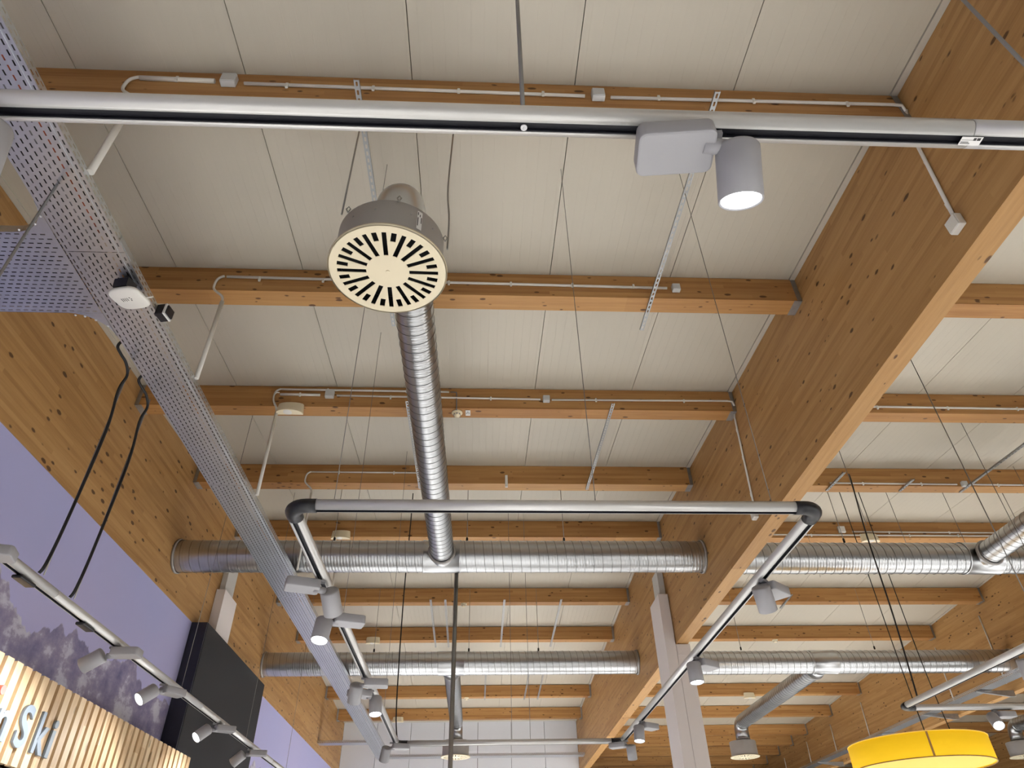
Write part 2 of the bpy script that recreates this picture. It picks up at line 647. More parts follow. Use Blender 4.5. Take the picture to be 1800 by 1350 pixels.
# each slat takes its own grain: object coordinates differ through a small unique material offset
for c in r.children:
    if c.name.startswith('slat'):
        c.data = c.data.copy()
        off = Vector((random.uniform(-9, 9), random.uniform(-9, 9), random.uniform(-9, 9)))
        c.data.transform(Matrix.Translation(off))
        c.location = Vector(c.location) - off

b = MB().box((-3.869, 3.5, 0.0), (-3.665, 9.49, 2.58)).build('dark_wall_shelf', M_NAVY)
tag(b, 'dark board under the pale slat panel at the lower left corner', 'board')

# lettering
lt = thing('sign_lettering', 'raised silver letters ending in Ski on the slat panel', 'sign', (-3.6, 6.1, 2.71))


def solidify_text(o):
    """turn a text object into a plain mesh object of the same name and place"""
    bpy.context.view_layer.update()
    dg = bpy.context.evaluated_depsgraph_get()
    me_ = bpy.data.meshes.new_from_object(o.evaluated_get(dg))
    q = bpy.data.objects.new('text_mesh', me_)
    COL.objects.link(q)
    q.parent = o.parent
    q.location, q.rotation_euler, q.scale = o.location, o.rotation_euler, o.scale
    nm = o.name
    bpy.data.objects.remove(o)
    q.name = nm
    return q


def letter(ch, y, h, m, name='letter', z=2.718, wscale=1.0):
    cu = bpy.data.curves.new(name, 'FONT')
    cu.body = ch
    cu.size = h / 0.70
    cu.extrude = 0.009
    cu.offset = 0.007
    cu.bevel_depth = 0.002
    o = bpy.data.objects.new(name, cu)
    COL.objects.link(o)
    o.parent = lt
    # text x -> world y, text y -> world z, normal -> +x
    Mx = Matrix(((0, 0, 1), (1, 0, 0), (0, 1, 0))).to_4x4()
    o.rotation_euler = Mx.to_euler()
    o.scale = (wscale, 1, 1)
    o.location = Vector((SX1 + 0.013, y, z)) - world_loc(lt)
    cu.materials.append(m)
    return solidify_text(o)


letter('S', 6.035, 0.293, M_LETTER, wscale=0.92)
letter('k', 6.31, 0.293, M_LETTER, wscale=0.85)
letter('i', 6.53, 0.293, M_LETTER)
letter('n', 5.735, 0.288, M_LETTER, wscale=0.95)
letter('\u0131', 5.625, 0.288, M_LETTER)
MB().lathe([(0.001, 0.0), (0.034, 0.0), (0.034, 0.03), (0.001, 0.03)], (SX1 + 0.002, 5.665, 3.02), (1, 0, 0), 16, False).build('letter_dot', M_RED, lt)


# ------------------------------------------------------------------ spiral ducts
def spiral(p0, p1, r, pitch=0.118, seg=40, sub=10, rib=0.0055):
    p0, p1 = Vector(p0), Vector(p1)
    ax = (p1 - p0)
    L = ax.length
    ax.normalize()
    u = ax.orthogonal().normalized()
    if abs(ax.z) < 0.9:
        u = Vector((0, 0, 1)).cross(ax).normalized()
    w = ax.cross(u)
    n = int(L / pitch * sub) + 1
    lo = -sub
    rows = n - lo + 1
    mb = MB()
    for i in range(lo, n + 1):
        ph = (i % sub)
        rr = r + 0.0012 * math.sin(2 * math.pi * ph / sub * 3)
        for k in range(seg):
            a = 2 * math.pi * k / seg
            t = min(L, max(0.0, (i / sub + k / seg) * pitch))
            mb.v.append(p0 + ax * t + (u * math.cos(a) + w * math.sin(a)) * rr)
    for i in range(rows - 1):
        flat = False
        for k in range(seg):
            if k < seg - 1:
                q = (i * seg + k, i * seg + k + 1, (i + 1) * seg + k + 1, (i + 1) * seg + k)
            else:
                if i + 1 + sub >= rows:
                    continue
                q = (i * seg + k, (i + sub) * seg, (i + 1 + sub) * seg, (i + 1) * seg + k)
            P = [mb.v[x_] for x_ in q]
            if (P[0] - P[3]).length < 0.003 and (P[1] - P[2]).length < 0.003:
                continue
            mb.f.append(q)
            mb.sm.append(not flat)
    return mb


def lock_seam(p0, p1, r, pitch=0.118, seg=32, wd=0.011, ht=0.005):
    """raised lock seam winding round the pipe"""
    p0, p1 = Vector(p0), Vector(p1)
    ax = (p1 - p0)
    L = ax.length
    ax.normalize()
    u = ax.orthogonal().normalized()
    if abs(ax.z) < 0.9:
        u = Vector((0, 0, 1)).cross(ax).normalized()
    w = ax.cross(u)
    n = int((L - wd) / pitch * seg)
    mb = MB()
    for k in range(n + 1):
        a = 2 * math.pi * k / seg
        d = u * math.cos(a) + w * math.sin(a)
        c = p0 + ax * (k / seg * pitch)
        for (t, rr) in ((0, r - 0.003), (0.2 * wd, r + ht), (0.8 * wd, r + ht), (wd, r - 0.003)):
            mb.v.append(c + ax * t + d * rr)
    for k in range(n):
        for j in range(3):
            q = k * 4 + j
            mb.f.append((q, q + 1, q + 5, q + 4))
            mb.sm.append(False)
    return mb


def main_duct(xa, xb, y, z, r, tee, label, outlet=None):
    o = thing('ventilation_duct', label, 'duct', ((xa + xb) / 2, y, z - r), 'round main ventilation ducts')
    segs = [(xa + 0.03, xb - 0.03)]
    if tee is not None:
        segs = [(xa + 0.03, tee - 0.24), (tee + 0.24, xb - 0.03)]
        MB().lathe([(r + 0.008, -0.245), (r + 0.013, -0.235), (r + 0.008, -0.225), (r + 0.007, 0.225), (r + 0.013, 0.235), (r + 0.008, 0.245)],
                   (tee, y, z), (1, 0, 0), 40).build('tee_sleeve', M_DUCT, o)
    if outlet:
        ox, oz, orr, s_ = outlet
        MB().tube([(ox, y + s_ * 0.02, oz), (ox, y + s_ * (r + 0.035), oz)], orr + 0.004, 32).build('tee_outlet', M_DUCT, o)
    for a, b in segs:
        sp = spiral((a, y, z), (b, y, z), r).build('spiral_pipe', M_DUCT, o)
        lock_seam((a, y, z), (b, y, z), r).build('lock_seam', M_SEAM_SHADED, sp)
    for xx, s in ((xa, 1), (xb, -1)):
        MB().lathe([(r - 0.01, 0.002), (r + 0.016, 0.002), (r + 0.016, 0.03), (r + 0.008, 0.034)], (xx, y, z), (s, 0, 0), 40).build('end_collar', M_PLENUM, o)
    return o


D1Y, D1Z, D2Y, D2Z, DR = 8.5, 5.335, 13.12, 5.285, 0.203
main_duct(XL, XR, D1Y, D1Z, DR, -0.47, 'near spiral main duct across the middle bay, joined by the branch duct', (-0.462, 5.30, 0.148, -1))
main_duct(XR + GW, X3, D1Y, D1Z - 0.02, DR, 6.78, 'near spiral main duct across the right bay, emerging behind the big girder', (6.78, 5.29, 0.148, -1))
main_duct(XL, XR, D2Y, D2Z, DR, -0.46, 'far spiral main duct across the middle bay, lower in the picture', (-0.46, 5.22, 0.148, 1))
main_duct(XR + GW, X3, D2Y, D2Z - 0.02, DR, 6.5, 'far spiral main duct across the right bay above the column head', (6.42, 5.20, 0.16, 1))


def plate_mesh(R, name):
    """round swirl plate with sixteen long and sixteen short radial slots cut through"""
    bm = bmesh.new()
    loops = []
    N = 64
    loops.append([(R * math.cos(2 * math.pi * k / N), R * math.sin(2 * math.pi * k / N)) for k in range(N)])
    for k in range(16):
        for (a, r0, r1, hw) in ((2 * math.pi * k / 16, 0.36, 0.845, 0.038), (2 * math.pi * (k + 0.5) / 16, 0.665, 0.845, 0.043)):
            c, s_ = math.cos(a), math.sin(a)
            q = []
            for rr, ww in ((r0, -hw), (r1, -hw), (r1, hw), (r0, hw)):
                q.append((R * (rr * c - ww * s_), R * (rr * s_ + ww * c)))
            loops.append(q)
    edges = []
    for lp in loops:
        vs = [bm.verts.new((x_, y_, 0)) for x_, y_ in lp]
        for i in range(len(vs)):
            edges.append(bm.edges.new((vs[i], vs[(i + 1) % len(vs)])))
    bmesh.ops.triangle_fill(bm, edges=edges, use_beauty=True, use_dissolve=False)
    # drop any face that fell inside a slot
    kill = []
    for f in bm.faces:
        c = f.calc_center_median()
        for q in loops[1:]:
            inside = True
            for i in range(4):
                ax_, ay_ = q[i]
                bx_, by_ = q[(i + 1) % 4]
                if (bx_ - ax_) * (c.y - ay_) - (by_ - ay_) * (c.x - ax_) < -1e-9:
                    inside = False
                    break
            if inside:
                kill.append(f)
                break
    bmesh.ops.delete(bm, geom=kill, context='FACES')
    ret = bmesh.ops.extrude_face_region(bm, geom=bm.faces[:])
    bmesh.ops.translate(bm, verts=[v for v in ret['geom'] if isinstance(v, bmesh.types.BMVert)], vec=(0, 0, 0.004))
    bmesh.ops.recalc_face_normals(bm, faces=bm.faces[:])
    me_ = bpy.data.meshes.new(name)
    bm.to_mesh(me_)
    bm.free()
    me_.materials.append(M_CREAM)
    return me_


PLATE = plate_mesh(0.338, 'face_plate')


def diffuser(x, y, z, ztop, label, detail=False):
    o = thing('air_diffuser', label, 'air diffuser', (x, y, z), 'round swirl air diffusers')
    f = bpy.data.objects.new('face_plate', PLATE)
    COL.objects.link(f)
    f.parent = o
    f.rotation_euler = (0, 0, 0.02)
    MB().lathe([(0.330, 0.0), (0.3385, 0.0), (0.3385, 0.016), (0.330, 0.016)], (x, y, z), (0, 0, 1), 64, closed=True).build('plate_rim', M_CREAM, o)
    h = ztop - z
    MB().lathe([(0.308, 0.014), (0.308, h - 0.012), (0.30, h), (0.001, h)], (x, y, z), (0, 0, 1), 56).build('plenum_box', M_PLENUM, o)
    MB().lathe([(0.299, 0.10), (0.001, 0.10)], (x, y, z), (0, 0, 1), 40).build('inner_plate', M_DARKIN, o)
    MB().lathe([(0.300, 0.02), (0.300, 0.10)], (x, y, z), (0, 0, 1), 40).build('inner_wall', M_DARKIN, o)
    MB().lathe([(0.012, -0.004), (0.001, -0.005)], (x, y, z), (0, 0, 1), 12).build('centre_screw', M_CREAM, o)
    MB().lathe([(0.012, 0.0), (0.012, -0.004)], (x, y, z), (0, 0, 1), 12).build('screw_head', M_CREAM, o)
    if detail:
        for a in (-2.35, -1.35, -0.1, 2.2):
            c = Vector((x + 0.318 * math.cos(a), y + 0.318 * math.sin(a), ztop + 0.005))
            MB().tube([c + Vector((0, 0, -0.03)), c + Vector((0.012, 0, 0.0)), c + Vector((0, 0, 0.02)), c + Vector((-0.012, 0, 0)), c + Vector((0, 0, -0.03))], 0.004, 6).build('lug', M_ROD, o)
        for a in (-2.2, -1.75, -1.1, -0.6):
            c = Vector((x + 0.309 * math.cos(a), y + 0.309 * math.sin(a), z + 0.17))
            d = Vector((math.cos(a), math.sin(a), 0))
            MB().lathe([(0.006, 0), (0.006, 0.003), (0.001, 0.004)], c, d, 8).build('rivet', M_HANG, o)
        # paper label with print lines
        a0 = -0.93
        lab = MB()
        pts = []
        for k in range(5):
            a = a0 + (k - 2) * 0.026
            for zz in (z + 0.075, z + 0.225):
                pts.append((x + 0.3105 * math.cos(a), y + 0.3105 * math.sin(a), zz))
        lab.add(pts, [(2 * k, 2 * k + 2, 2 * k + 3, 2 * k + 1) for k in range(4)])
        lo = lab.build('paper_label', M_LABEL, o)
        for (k, z0, z1) in ((-1.3, .1, .17), (-1.3, .19, .215), (0.2, .18, .2), (1.3, .13, .18)):
            a = a0 + k * 0.026
            q = [(x + 0.3115 * math.cos(a + s_ * 0.008), y + 0.3115 * math.sin(a + s_ * 0.008), z + zz) for s_ in (-1, 1) for zz in (z0, z1)]
            MB().add(q, [(0, 2, 3, 1)]).build('print_line', M_INK, lo)
    return o


def branch(x, y0, y1, z, r, zend, label, seg=28, xe=None):
    """horizontal spiral branch from the main duct, then an elbow down to the diffuser neck"""
    o = thing('branch_duct', label, 'duct', (x, (y0 + y1) / 2, zend), 'spiral branch ducts to the diffusers')
    s = 1 if y1 > y0 else -1
    xs = x
    xe = x if xe is None else xe
    sp = spiral((x, y0, z), (xe, y1 - s * 0.22, z), r, 0.105, seg).build('spiral_pipe', M_DUCT, o)
    lock_seam((x, y0, z), (xe, y1 - s * 0.22, z), r, 0.105, 28, 0.009, 0.004).build('lock_seam', M_SEAM_SHADED, sp)
    MB().lathe([(r + 0.004, 0.0), (r + 0.028, 0.0), (r + 0.03, 0.014), (r + 0.02, 0.03), (r + 0.004, 0.03)], (x, y0, z), (0, s, 0), 36).build('saddle_collar', M_PLENUM, o)
    x = xe
    pts = [(x, y1 - s * 0.23, z)]
    R = 0.2
    for k in range(0, 10):
        a = math.pi / 2 * k / 9
        pts.append((x, y1 - s * R + s * R * math.sin(a), z - R + R * math.cos(a)))
    pts.append((x, y1, zend - 0.0))
    MB().tube(pts, r + 0.002, seg).build('elbow', M_DUCT, o)
    zc = (z - R + zend) / 2
    if z - R - zend > 0.12:
        MB().lathe([(r + 0.004, -0.01), (r + 0.01, 0), (r + 0.004, 0.01)], (x, y1, zend + 0.05), (0, 0, 1), seg).build('bead', M_DUCT, o)
    return o


branch(-0.462, D1Y - DR - 0.037, 2.77, 5.30, 0.148, 4.78, 'spiral branch duct running from the near main duct to the large cream diffuser', xe=-0.525)
diffuser(-0.535, 2.717, 4.515, 4.775, 'large cream swirl diffuser in the upper middle with radial black slots', True)
branch(-0.46, D2Y + DR + 0.037, 17.75, 5.22, 0.148, 4.845, 'branch duct behind the far main duct in the middle bay')
diffuser(-0.46, 17.75, 4.50, 4.84, 'small looking cream swirl diffuser at the bottom centre')
branch(6.42, D2Y + DR + 0.037, 17.95, 5.20, 0.16, 4.80, 'shiny branch duct slanting down from the far duct in the right bay')
diffuser(6.38, 17.95, 4.46, 4.795, 'cream swirl diffuser below the shiny slanting duct right of the column')
branch(6.78, D1Y - DR - 0.037, 2.9, 5.29, 0.148, 4.835, 'spiral branch duct leaving the picture at the right edge')
branch(13.55, 13.6, 18.4, 5.15, 0.15, 4.80, 'short duct elbow at the right edge behind the yellow lamp')
diffuser(13.55, 18.4, 4.46, 4.795, 'partly hidden swirl diffuser at the right edge behind the yellow lamp')


# ------------------------------------------------------------------ cable trays
def perforated(mb, o, u, v, L, W, nrow, pu=0.052, sl=0.030, sw=0.0085, thick=None, first=0):
    """sheet from origin o, long axis u (length L), cross axis v (width W) with nrow rows of staggered slots"""
    o, u, v = Vector(o), Vector(u).normalized(), Vector(v).normalized()
    cw = W / nrow
    n = int(L / pu)
    for r in range(nrow):
        off = (pu / 2 if (r + first) % 2 else 0.0)
        c0, c1 = r * cw, (r + 1) * cw
        cm = (c0 + c1) / 2
        edges = [0.0]
        if off:
            mb.add([o + u * 0 + v * c0, o + u * off + v * c0, o + u * off + v * c1, o + v * c1], [(0, 1, 2, 3)])
        k = 0
        while off + (k + 1) * pu <= L + 1e-6:
            a, b = off + k * pu, off + (k + 1) * pu
            m = (a + b) / 2
            P = [(a, c0), (b, c0), (b, c1), (a, c1), (m - sl / 2, cm - sw / 2), (m + sl / 2, cm - sw / 2), (m + sl / 2, cm + sw / 2), (m - sl / 2, cm + sw / 2)]
            mb.add([o + u * p + v * q for p, q in P], [(0, 1, 5, 4), (1, 2, 6, 5), (2, 3, 7, 6), (3, 0, 4, 7)])
            k += 1
        a = off + k * pu
        if L - a > 1e-4:
            mb.add([o + u * a + v * c0, o + u * L + v * c0, o + u * L + v * c1, o + u * a + v * c1], [(0, 1, 2, 3)])
    return mb


TXL, TXR, TZ, TH = -2.655, -2.285, 5.0, 0.06


def tray_run(name_parent, o, u, v, L, W, nrow, h=TH, left=True, right=True):
    o, u, v = Vector(o), Vector(u), Vector(v)
    perforated(MB(), o, u, v, L, W, nrow).build('bottom_sheet', M_TRAY, name_parent)
    for on, q in ((left, o), (right, o + v * W)):
        if not on:
            continue
        mb = perforated(MB(), q, u, Vector((0, 0, 1)), L, h, 2)
        mb.build('side_flange', M_TRAY, name_parent)
        e = 0.008
        mb = MB()
        d = v * (e if q is o else -e)
        mb.add([q + Vector((0, 0, h)), q + u * L + Vector((0, 0, h)), q + u * L + d + Vector((0, 0, h)), q + d + Vector((0, 0, h))], [(0, 1, 2, 3)])
        mb.build('flange_lip', M_TRAY, name_parent)


ct = thing('cable_tray', 'long perforated galvanised cable tray running down the left side', 'cable tray', ((TXL + TXR) / 2, 10, TZ))
# lengths of tray butted together
cuts = [-0.5, 3.05, 6.05, 9.05, 12.05, 15.05, 18.05, 20.6]
for a, b in zip(cuts[:-1], cuts[1:]):
    tray_run(ct, (TXL, a + 0.002, TZ), (0, 1, 0), (1, 0, 0), b - a - 0.004, TXR - TXL, 10, left=not (a < 3 or a == 3.05))
# left flange with the tee opening
for a, b in ((-0.5, 2.66), (3.86, 6.048)):
    perforated(MB(), (TXL, a, TZ), (0, 1, 0), (0, 0, 1), b - a, TH, 2).build('side_flange', M_TRAY, ct)
# raised stiffening rib along the right edge
MB().box((TXR - 0.045, -0.5, TZ - 0.004), (TXR - 0.036, 20.6, TZ - 0.0005)).build('edge_rib', M_TRAY, ct)
# joint straps
for yj in cuts[1:-1]:
    MB().box((TXL - 0.003, yj - 0.09, TZ + 0.012), (TXL - 0.001, yj + 0.09, TZ + 0.05)).build('joint_plate', M_TRAY, ct)
    MB().box((TXR + 0.001, yj - 0.09, TZ + 0.012), (TXR + 0.003, yj + 0.09, TZ + 0.05)).build('joint_plate', M_TRAY, ct)

tb = thing('cable_tray', 'perforated cable tray branching off to the left edge of the picture', 'cable tray', (-3.2, 3.2, TZ))
TY0, TY1 = 2.90, 3.62
tray_run(tb, (XL + 0.01, TY0, TZ + 0.003), (1, 0, 0), (0, 1, 0), (TXL - 0.01) - (XL + 0.01), TY1 - TY0, 20, left=False, right=False)
# gusset corners with curved edges
for (yc, s) in ((TY0, -1), (TY1, 1)):
    R = 0.24
    arc = []
    for k in range(9):
        a = math.pi / 2 * k / 8
        arc.append((TXL - 0.005 - R + R * math.sin(a), yc + s * R - s * R * math.cos(a)))
    poly = [(TXL - 0.005 - R, yc)] + arc + [(TXL - 0.005, yc)]
    # flat fillet: between the arc and the square corner
    pts = [Vector((p[0], p[1], TZ + 0.001)) for p in arc] + [Vector((TXL - 0.005, yc, TZ + 0.001))]
    if s < 0:
        pts = pts[::-1]
    MB().prism(pts, (0, 0, 0.003)).build('corner_gusset', M_TRAY, tb)
    wall = MB()
    full = [(XL + 0.01, yc)] + arc
    for (p, q) in zip(full[:-1], full[1:]):
        wall.add([(p[0], p[1], TZ), (q[0], q[1], TZ), (q[0], q[1], TZ + TH), (p[0], p[1], TZ + TH)], [(0, 1, 2, 3)])
    wall.build('side_flange', M_TRAY, tb)
    for k in range(4):
        c = Vector((TXL - 0.20 + 0.06 * k, yc + s * (0.02 + 0.012 * k * k), TZ - 0.001))
        MB().lathe([(0.008, 0), (0.008, -0.004), (0.001, -0.006)], c, (0, 0, 1), 8).build('bolt', M_RIM, tb)

cr = thing('cable_tray', 'cross run of cable tray in front of the far white wall', 'cable tray', (0, 20.8, TZ))
tray_run(cr, (TXL, 20.61, TZ), (1, 0, 0), (0, 1, 0), 2.95 - TXL, 0.34, 8)
cl = thing('cable_tray', 'short cable tray stub from the left girder to the long tray end', 'cable tray', (-3.3, 18.8, TZ))
tray_run(cl, (XL + 0.01, 18.7, TZ + 0.004), (1, 0, 0), (0, 1, 0), TXL - 0.01 - XL - 0.01, 0.3, 6)
cg = thing('cable_tray', 'narrow cable tray on brackets along the lower right girder', 'cable tray', (9.9, 16, 4.8))
tray_run(cg, (9.5, 9.0, 4.82), (0, 1, 0), (1, 0, 0), 17.0, 0.28, 4)
for k in range(9):
    yb_ = 9.6 + 1.9 * k
    mb = MB()
    mb.prism([(9.46, yb_, 4.81), (10.195, yb_, 4.81), (10.195, yb_, 4.70), (10.1, yb_, 4.70), (9.46, yb_, 4.79)], (0, 0.05, 0))
    mb.build('bracket', M_HANG, cg)

# cables lying in the long tray
cabs = [(-2.636 + 0.0345 * k, 0.0165, mm, nm) for k, (mm, nm) in enumerate((
    (M_CABLE, 'leftmost black'), (M_GREYC, 'leftmost grey'), (M_CABLE, 'second black'), (M_CABLE, 'third black'), (M_CABLE, 'fourth black'),
    (M_GREYC, 'middle grey'), (M_CABLE, 'fifth black'), (M_ORANGE, 'orange'), (M_CABLE, 'sixth black'), (M_GREYC, 'rightmost grey')))]
for x_, rr, mm, nm in cabs:
    yl_ = 3.4 if nm == 'orange' else 21.0
    pts = [(x_, -0.5 + yl_ * k / 40, TZ + 0.006 + rr) for k in range(41)]
    tag(MB().tube(pts, rr, 6).build('tray_cable', mm), '%s cable lying lengthways inside the long left cable tray, glimpsed through its slots' % nm, 'cable', 'cables in the long tray')


for k in range(15):  # cables added so that the branch tray's slots look dark
    y_ = TY0 + 0.05 + 0.044 * k
    pts = [(XL + 0.012 + (TXL - 0.04 - XL) * q / 12, y_ + 0.006 * math.sin(q * 0.8), TZ + 0.026) for q in range(13)]
    tag(MB().tube(pts, 0.019, 6).build('tray_cable', M_CABLE if k % 3 else M_GREYC), '%s added cable counted from the camera inside the left branch tray, darkening its slots' % ORD[k], 'cable', 'added cables in the branch tray')


# ------------------------------------------------------------------ lighting tracks
def track_bar(p0, p1, parent, slotted=True):
    p0, p1 = Vector(p0), Vector(p1)
    u = (p1 - p0).normalized()
    v = u.cross(Vector((0, 0, 1))).normalized()
    w = Vector((0, 0, 1))
    W, H, S = 0.041, 0.033, 0.0135
    prof = []
    # outer skin: from the right slot lip round over the top to the left lip
    a0 = math.asin(S / W)
    for k in range(25):
        a = -math.pi / 2 + a0 + (2 * math.pi - 2 * a0) * k / 24
        prof.append((W * math.cos(a), H * math.sin(a)))
    zl = prof[-1][1]
    prof += [(-S, -H + 0.006 + 0.012), (S, -H + 0.006 + 0.012)]
    L = (p1 - p0).length
    mb = MB()
    n = len(prof)
    vs = [p0 + v * a + w * b for a, b in prof] + [p1 + v * a + w * b for a, b in prof]
    mb.add(vs, [])
    for i in range(n):
        mb.f.append((i, (i + 1) % n, (i + 1) % n + n, i + n))
        mb.sm.append(i < 24)
    mb.f.append(tuple(range(n)))
    mb.f.append(tuple(range(2 * n - 1, n - 1, -1)))
    mb.sm += [False, False]
    o = mb.build('track_rail', M_TRACK, parent)
    ins = MB()
    q = [(-S + 0.0003, -H + 0.0178), (-S + 0.0003, zl + 0.002), (-S + 0.003, zl + 0.002), (-S + 0.003, -H + 0.0155),
         (S - 0.003, -H + 0.0155), (S - 0.003, zl + 0.002), (S - 0.0003, zl + 0.002), (S - 0.0003, -H + 0.0178)]
    ins.prism([p0 + v * a + w * b for a, b in q], p1 - p0)
    ins.build('black_insert', M_SLOT, parent)
    return o


def corner(c, d1, d2, parent):
    """black curved corner piece joining two rails"""
    c, d1, d2 = Vector(c), Vector(d1), Vector(d2)
    pts = []
    R = 0.085
    for k in range(-1, 9):
        if k < 0:
            pts.append(c + d1 * (R + 0.05))
            continue
        t = k / 7
        if k <= 7:
            a = math.pi / 2 * t
            pts.append(c + d1 * (R - R * math.sin(a)) + d2 * (R - R * math.cos(a)))
        else:
            pts.append(c + d2 * (R + 0.05))
    mb = MB()
    seg = 16
    o0 = len(mb.v)
    for i, p in enumerate(pts):
        a = pts[max(0, i - 1)]
        b = pts[min(len(pts) - 1, i + 1)]
        t = (b - a).normalized()
        s_ = t.cross(Vector((0, 0, 1))).normalized()
        for k in range(seg):
            an = 2 * math.pi * k / seg
            mb.v.append(p + s_ * 0.0435 * math.cos(an) + Vector((0, 0, 1)) * 0.0355 * math.sin(an))
    for i in range(len(pts) - 1):
        for k in range(seg):
            a, b = i * seg + k, i * seg + (k + 1) % seg
            mb.f.append((a, b, b + seg, a + seg))
            mb.sm.append(True)
    mb.f.append(tuple(range(seg - 1, -1, -1)))
    mb.f.append(tuple((len(pts) - 1) * seg + k for k in range(seg)))
    mb.sm += [False, False]
    mb.build('corner_piece', M_BLACK, parent)


TK = 3.3
nt = thing('lighting_track', 'thick silver lighting track crossing the top of the picture', 'lighting track', (0.2, 1.023, TK))
track_bar((-3.2, 1.024, TK), (1.345, 1.022, TK), nt)
track_bar((1.347, 1.022, TK), (3.6, 1.021, TK), nt)
MB().lathe([(0.0065, -0.0295), (0.009, -0.0305), (0.009, -0.0345), (0.005, -0.0345), (0.004, -0.031), (0.001, -0.031)], (0.108, 1.023, TK), (0, 0, 1), 12).build('allen_bolt', M_RIM, nt)
lb = MB().box((1.315, 1.010, TK - 0.0335), (1.375, 1.036, TK - 0.0325)).build('paper_label', M_LABEL, nt)
for (a, b, c_, d_) in ((1.318, 1.345, 1.029, 1.031), (1.318, 1.34, 1.025, 1.027), (1.318, 1.35, 1.019, 1.020), (1.35, 1.358, 1.013, 1.021), (1.36, 1.37, 1.013, 1.021)):
    MB().box((a, c_, TK - 0.0339), (b, d_, TK - 0.03355)).build('print_line', M_INK, lb)

ut = thing('lighting_track', 'rectangular silver lighting track loop with black corners in the middle', 'lighting track', (0.42, 6.3, TK))
UXL, UXR, UY0, UY1 = -0.975, 1.825, 3.235, 9.42
cg_ = 0.135
track_bar((UXL + cg_, UY0, TK), (UXR - cg_, UY0, TK), ut)
track_bar((UXL, UY0 + cg_, TK), (UXL, UY1 - cg_, TK), ut)
track_bar((UXR, UY0 + cg_, TK), (UXR, UY1 - cg_, TK), ut)
track_bar((UXL + cg_, UY1, TK), (UXR - cg_, UY1, TK), ut)
corner((UXL, UY0, TK), (1, 0, 0), (0, 1, 0), ut)
corner((UXR, UY0, TK), (-1, 0, 0), (0, 1, 0), ut)
corner((UXL, UY1, TK), (1, 0, 0), (0, -1, 0), ut)
corner((UXR, UY1, TK), (-1, 0, 0), (0, -1, 0), ut)

WX = -2.745
wt = thing('lighting_track', 'silver lighting track along the left wall in front of the mural', 'lighting track', (WX, 8, TK))
for a, b in ((1.9, 4.447), (4.45, 7.447), (7.45, 10.447), (10.45, 13.5)):
    track_bar((WX, a, TK), (WX, b, TK), wt)
for yy in (4.13, 4.96):
    o = MB().box((WX - 0.032, yy - 0.085, TK - 0.056), (WX + 0.032, yy + 0.085, TK - 0.0345)).build('power_feed', M_BLACK, wt)
    bevel(o, 0.008, 2)

rt = thing('lighting_track', 'angled silver lighting track above the yellow drum lamp', 'lighting track', (5, 7, TK))
RXX, RYY = 4.60, 7.80
track_bar((RXX, 3.2, TK), (RXX, RYY - cg_, TK), rt)
track_bar((RXX + cg_, RYY, TK), (8.6, RYY, TK), rt)
corner((RXX, RYY, TK), (1, 0, 0), (0, -1, 0), rt)


# ------------------------------------------------------------------ spotlights
def rbox(u0, u1, v0, v1, w0, w1, M, r=0.022, seg=5):
    pts = []
    for (cx, cy, a0) in ((u1 - r, v1 - r, 0), (u0 + r, v1 - r, 90), (u0 + r, v0 + r, 180), (u1 - r, v0 + r, 270)):
        for k in range(seg + 1):
            a = math.radians(a0 + 90 * k / seg)
            pts.append(Vector((cx + r * math.cos(a), cy + r * math.sin(a), w0)))
    return MB().prism(pts, (0, 0, w1 - w0), M, smooth=True)


def spotlight(p, yaw, d, label, lit=True, watts=None, head=0.16, hoff=0.062, R=0.058, box=(-0.205, 0.0), group='track spotlights', drop=0.055):
    """p: point on the track axis; yaw: direction (deg, from +x) from driver box towards the lamp head; d: aim"""
    p = Vector(p)
    r = thing('track_spotlight', label, 'spotlight', p + Vector((0, 0, -0.1)), group)
    M = Matrix.Translation(p) @ Matrix.Rotation(math.radians(yaw), 4, 'Z')
    MB().box((-0.03, -0.016, -0.0495), (0.03, 0.016, -0.0345), M).build('track_adapter', M_SPOTD, r)
    o = rbox(box[0], box[1], -0.066, 0.066, -0.108, -0.05, M).build('driver_box', M_SPOT, r)
    md = o.modifiers.new('bevel', 'BEVEL')
    md.width = 0.006
    md.segments = 2
    md.limit_method = 'ANGLE'
    md.angle_limit = math.radians(60)
    d = Vector(d).normalized()
    hp = M @ Vector((hoff, 0.0, -0.062 - drop * 0.5))
    # joint knuckle
    kn = MB()
    a = M @ Vector((-0.03, -0.012, -0.095))
    b = M @ Vector((hoff - R * 0.4, -0.004, -0.100))
    kn.tube([a, b], 0.021, 10)
    kn.build('joint', M_SPOT, r)
    top = hp
    bot = hp + d * head
    MB().lathe([(0.001, 0), (R - 0.012, 0), (R - 0.004, 0.003), (R, 0.010), (R, head - 0.002), (R - 0.003, head), (R - 0.006, head - 0.006)], top, d, 36).build('lamp_head', M_SPOT, r)
    MB().lathe([(R - 0.0065, head - 0.004), (R - 0.008, head - 0.012)], top, d, 36).build('lens_ring', M_RIM, r)
    MB().lathe([(R - 0.007, head - 0.010), (R * 0.5, head - 0.012), (0.001, head - 0.012)], top, d, 36).build('lens', M_LENS if lit else M_LENSOFF, r)
    if lit:
        spot_lamp(bot + d * 0.02, d, watts or LAMP_W, math.radians(95 if watts is None else 125), 0.04)
    return r


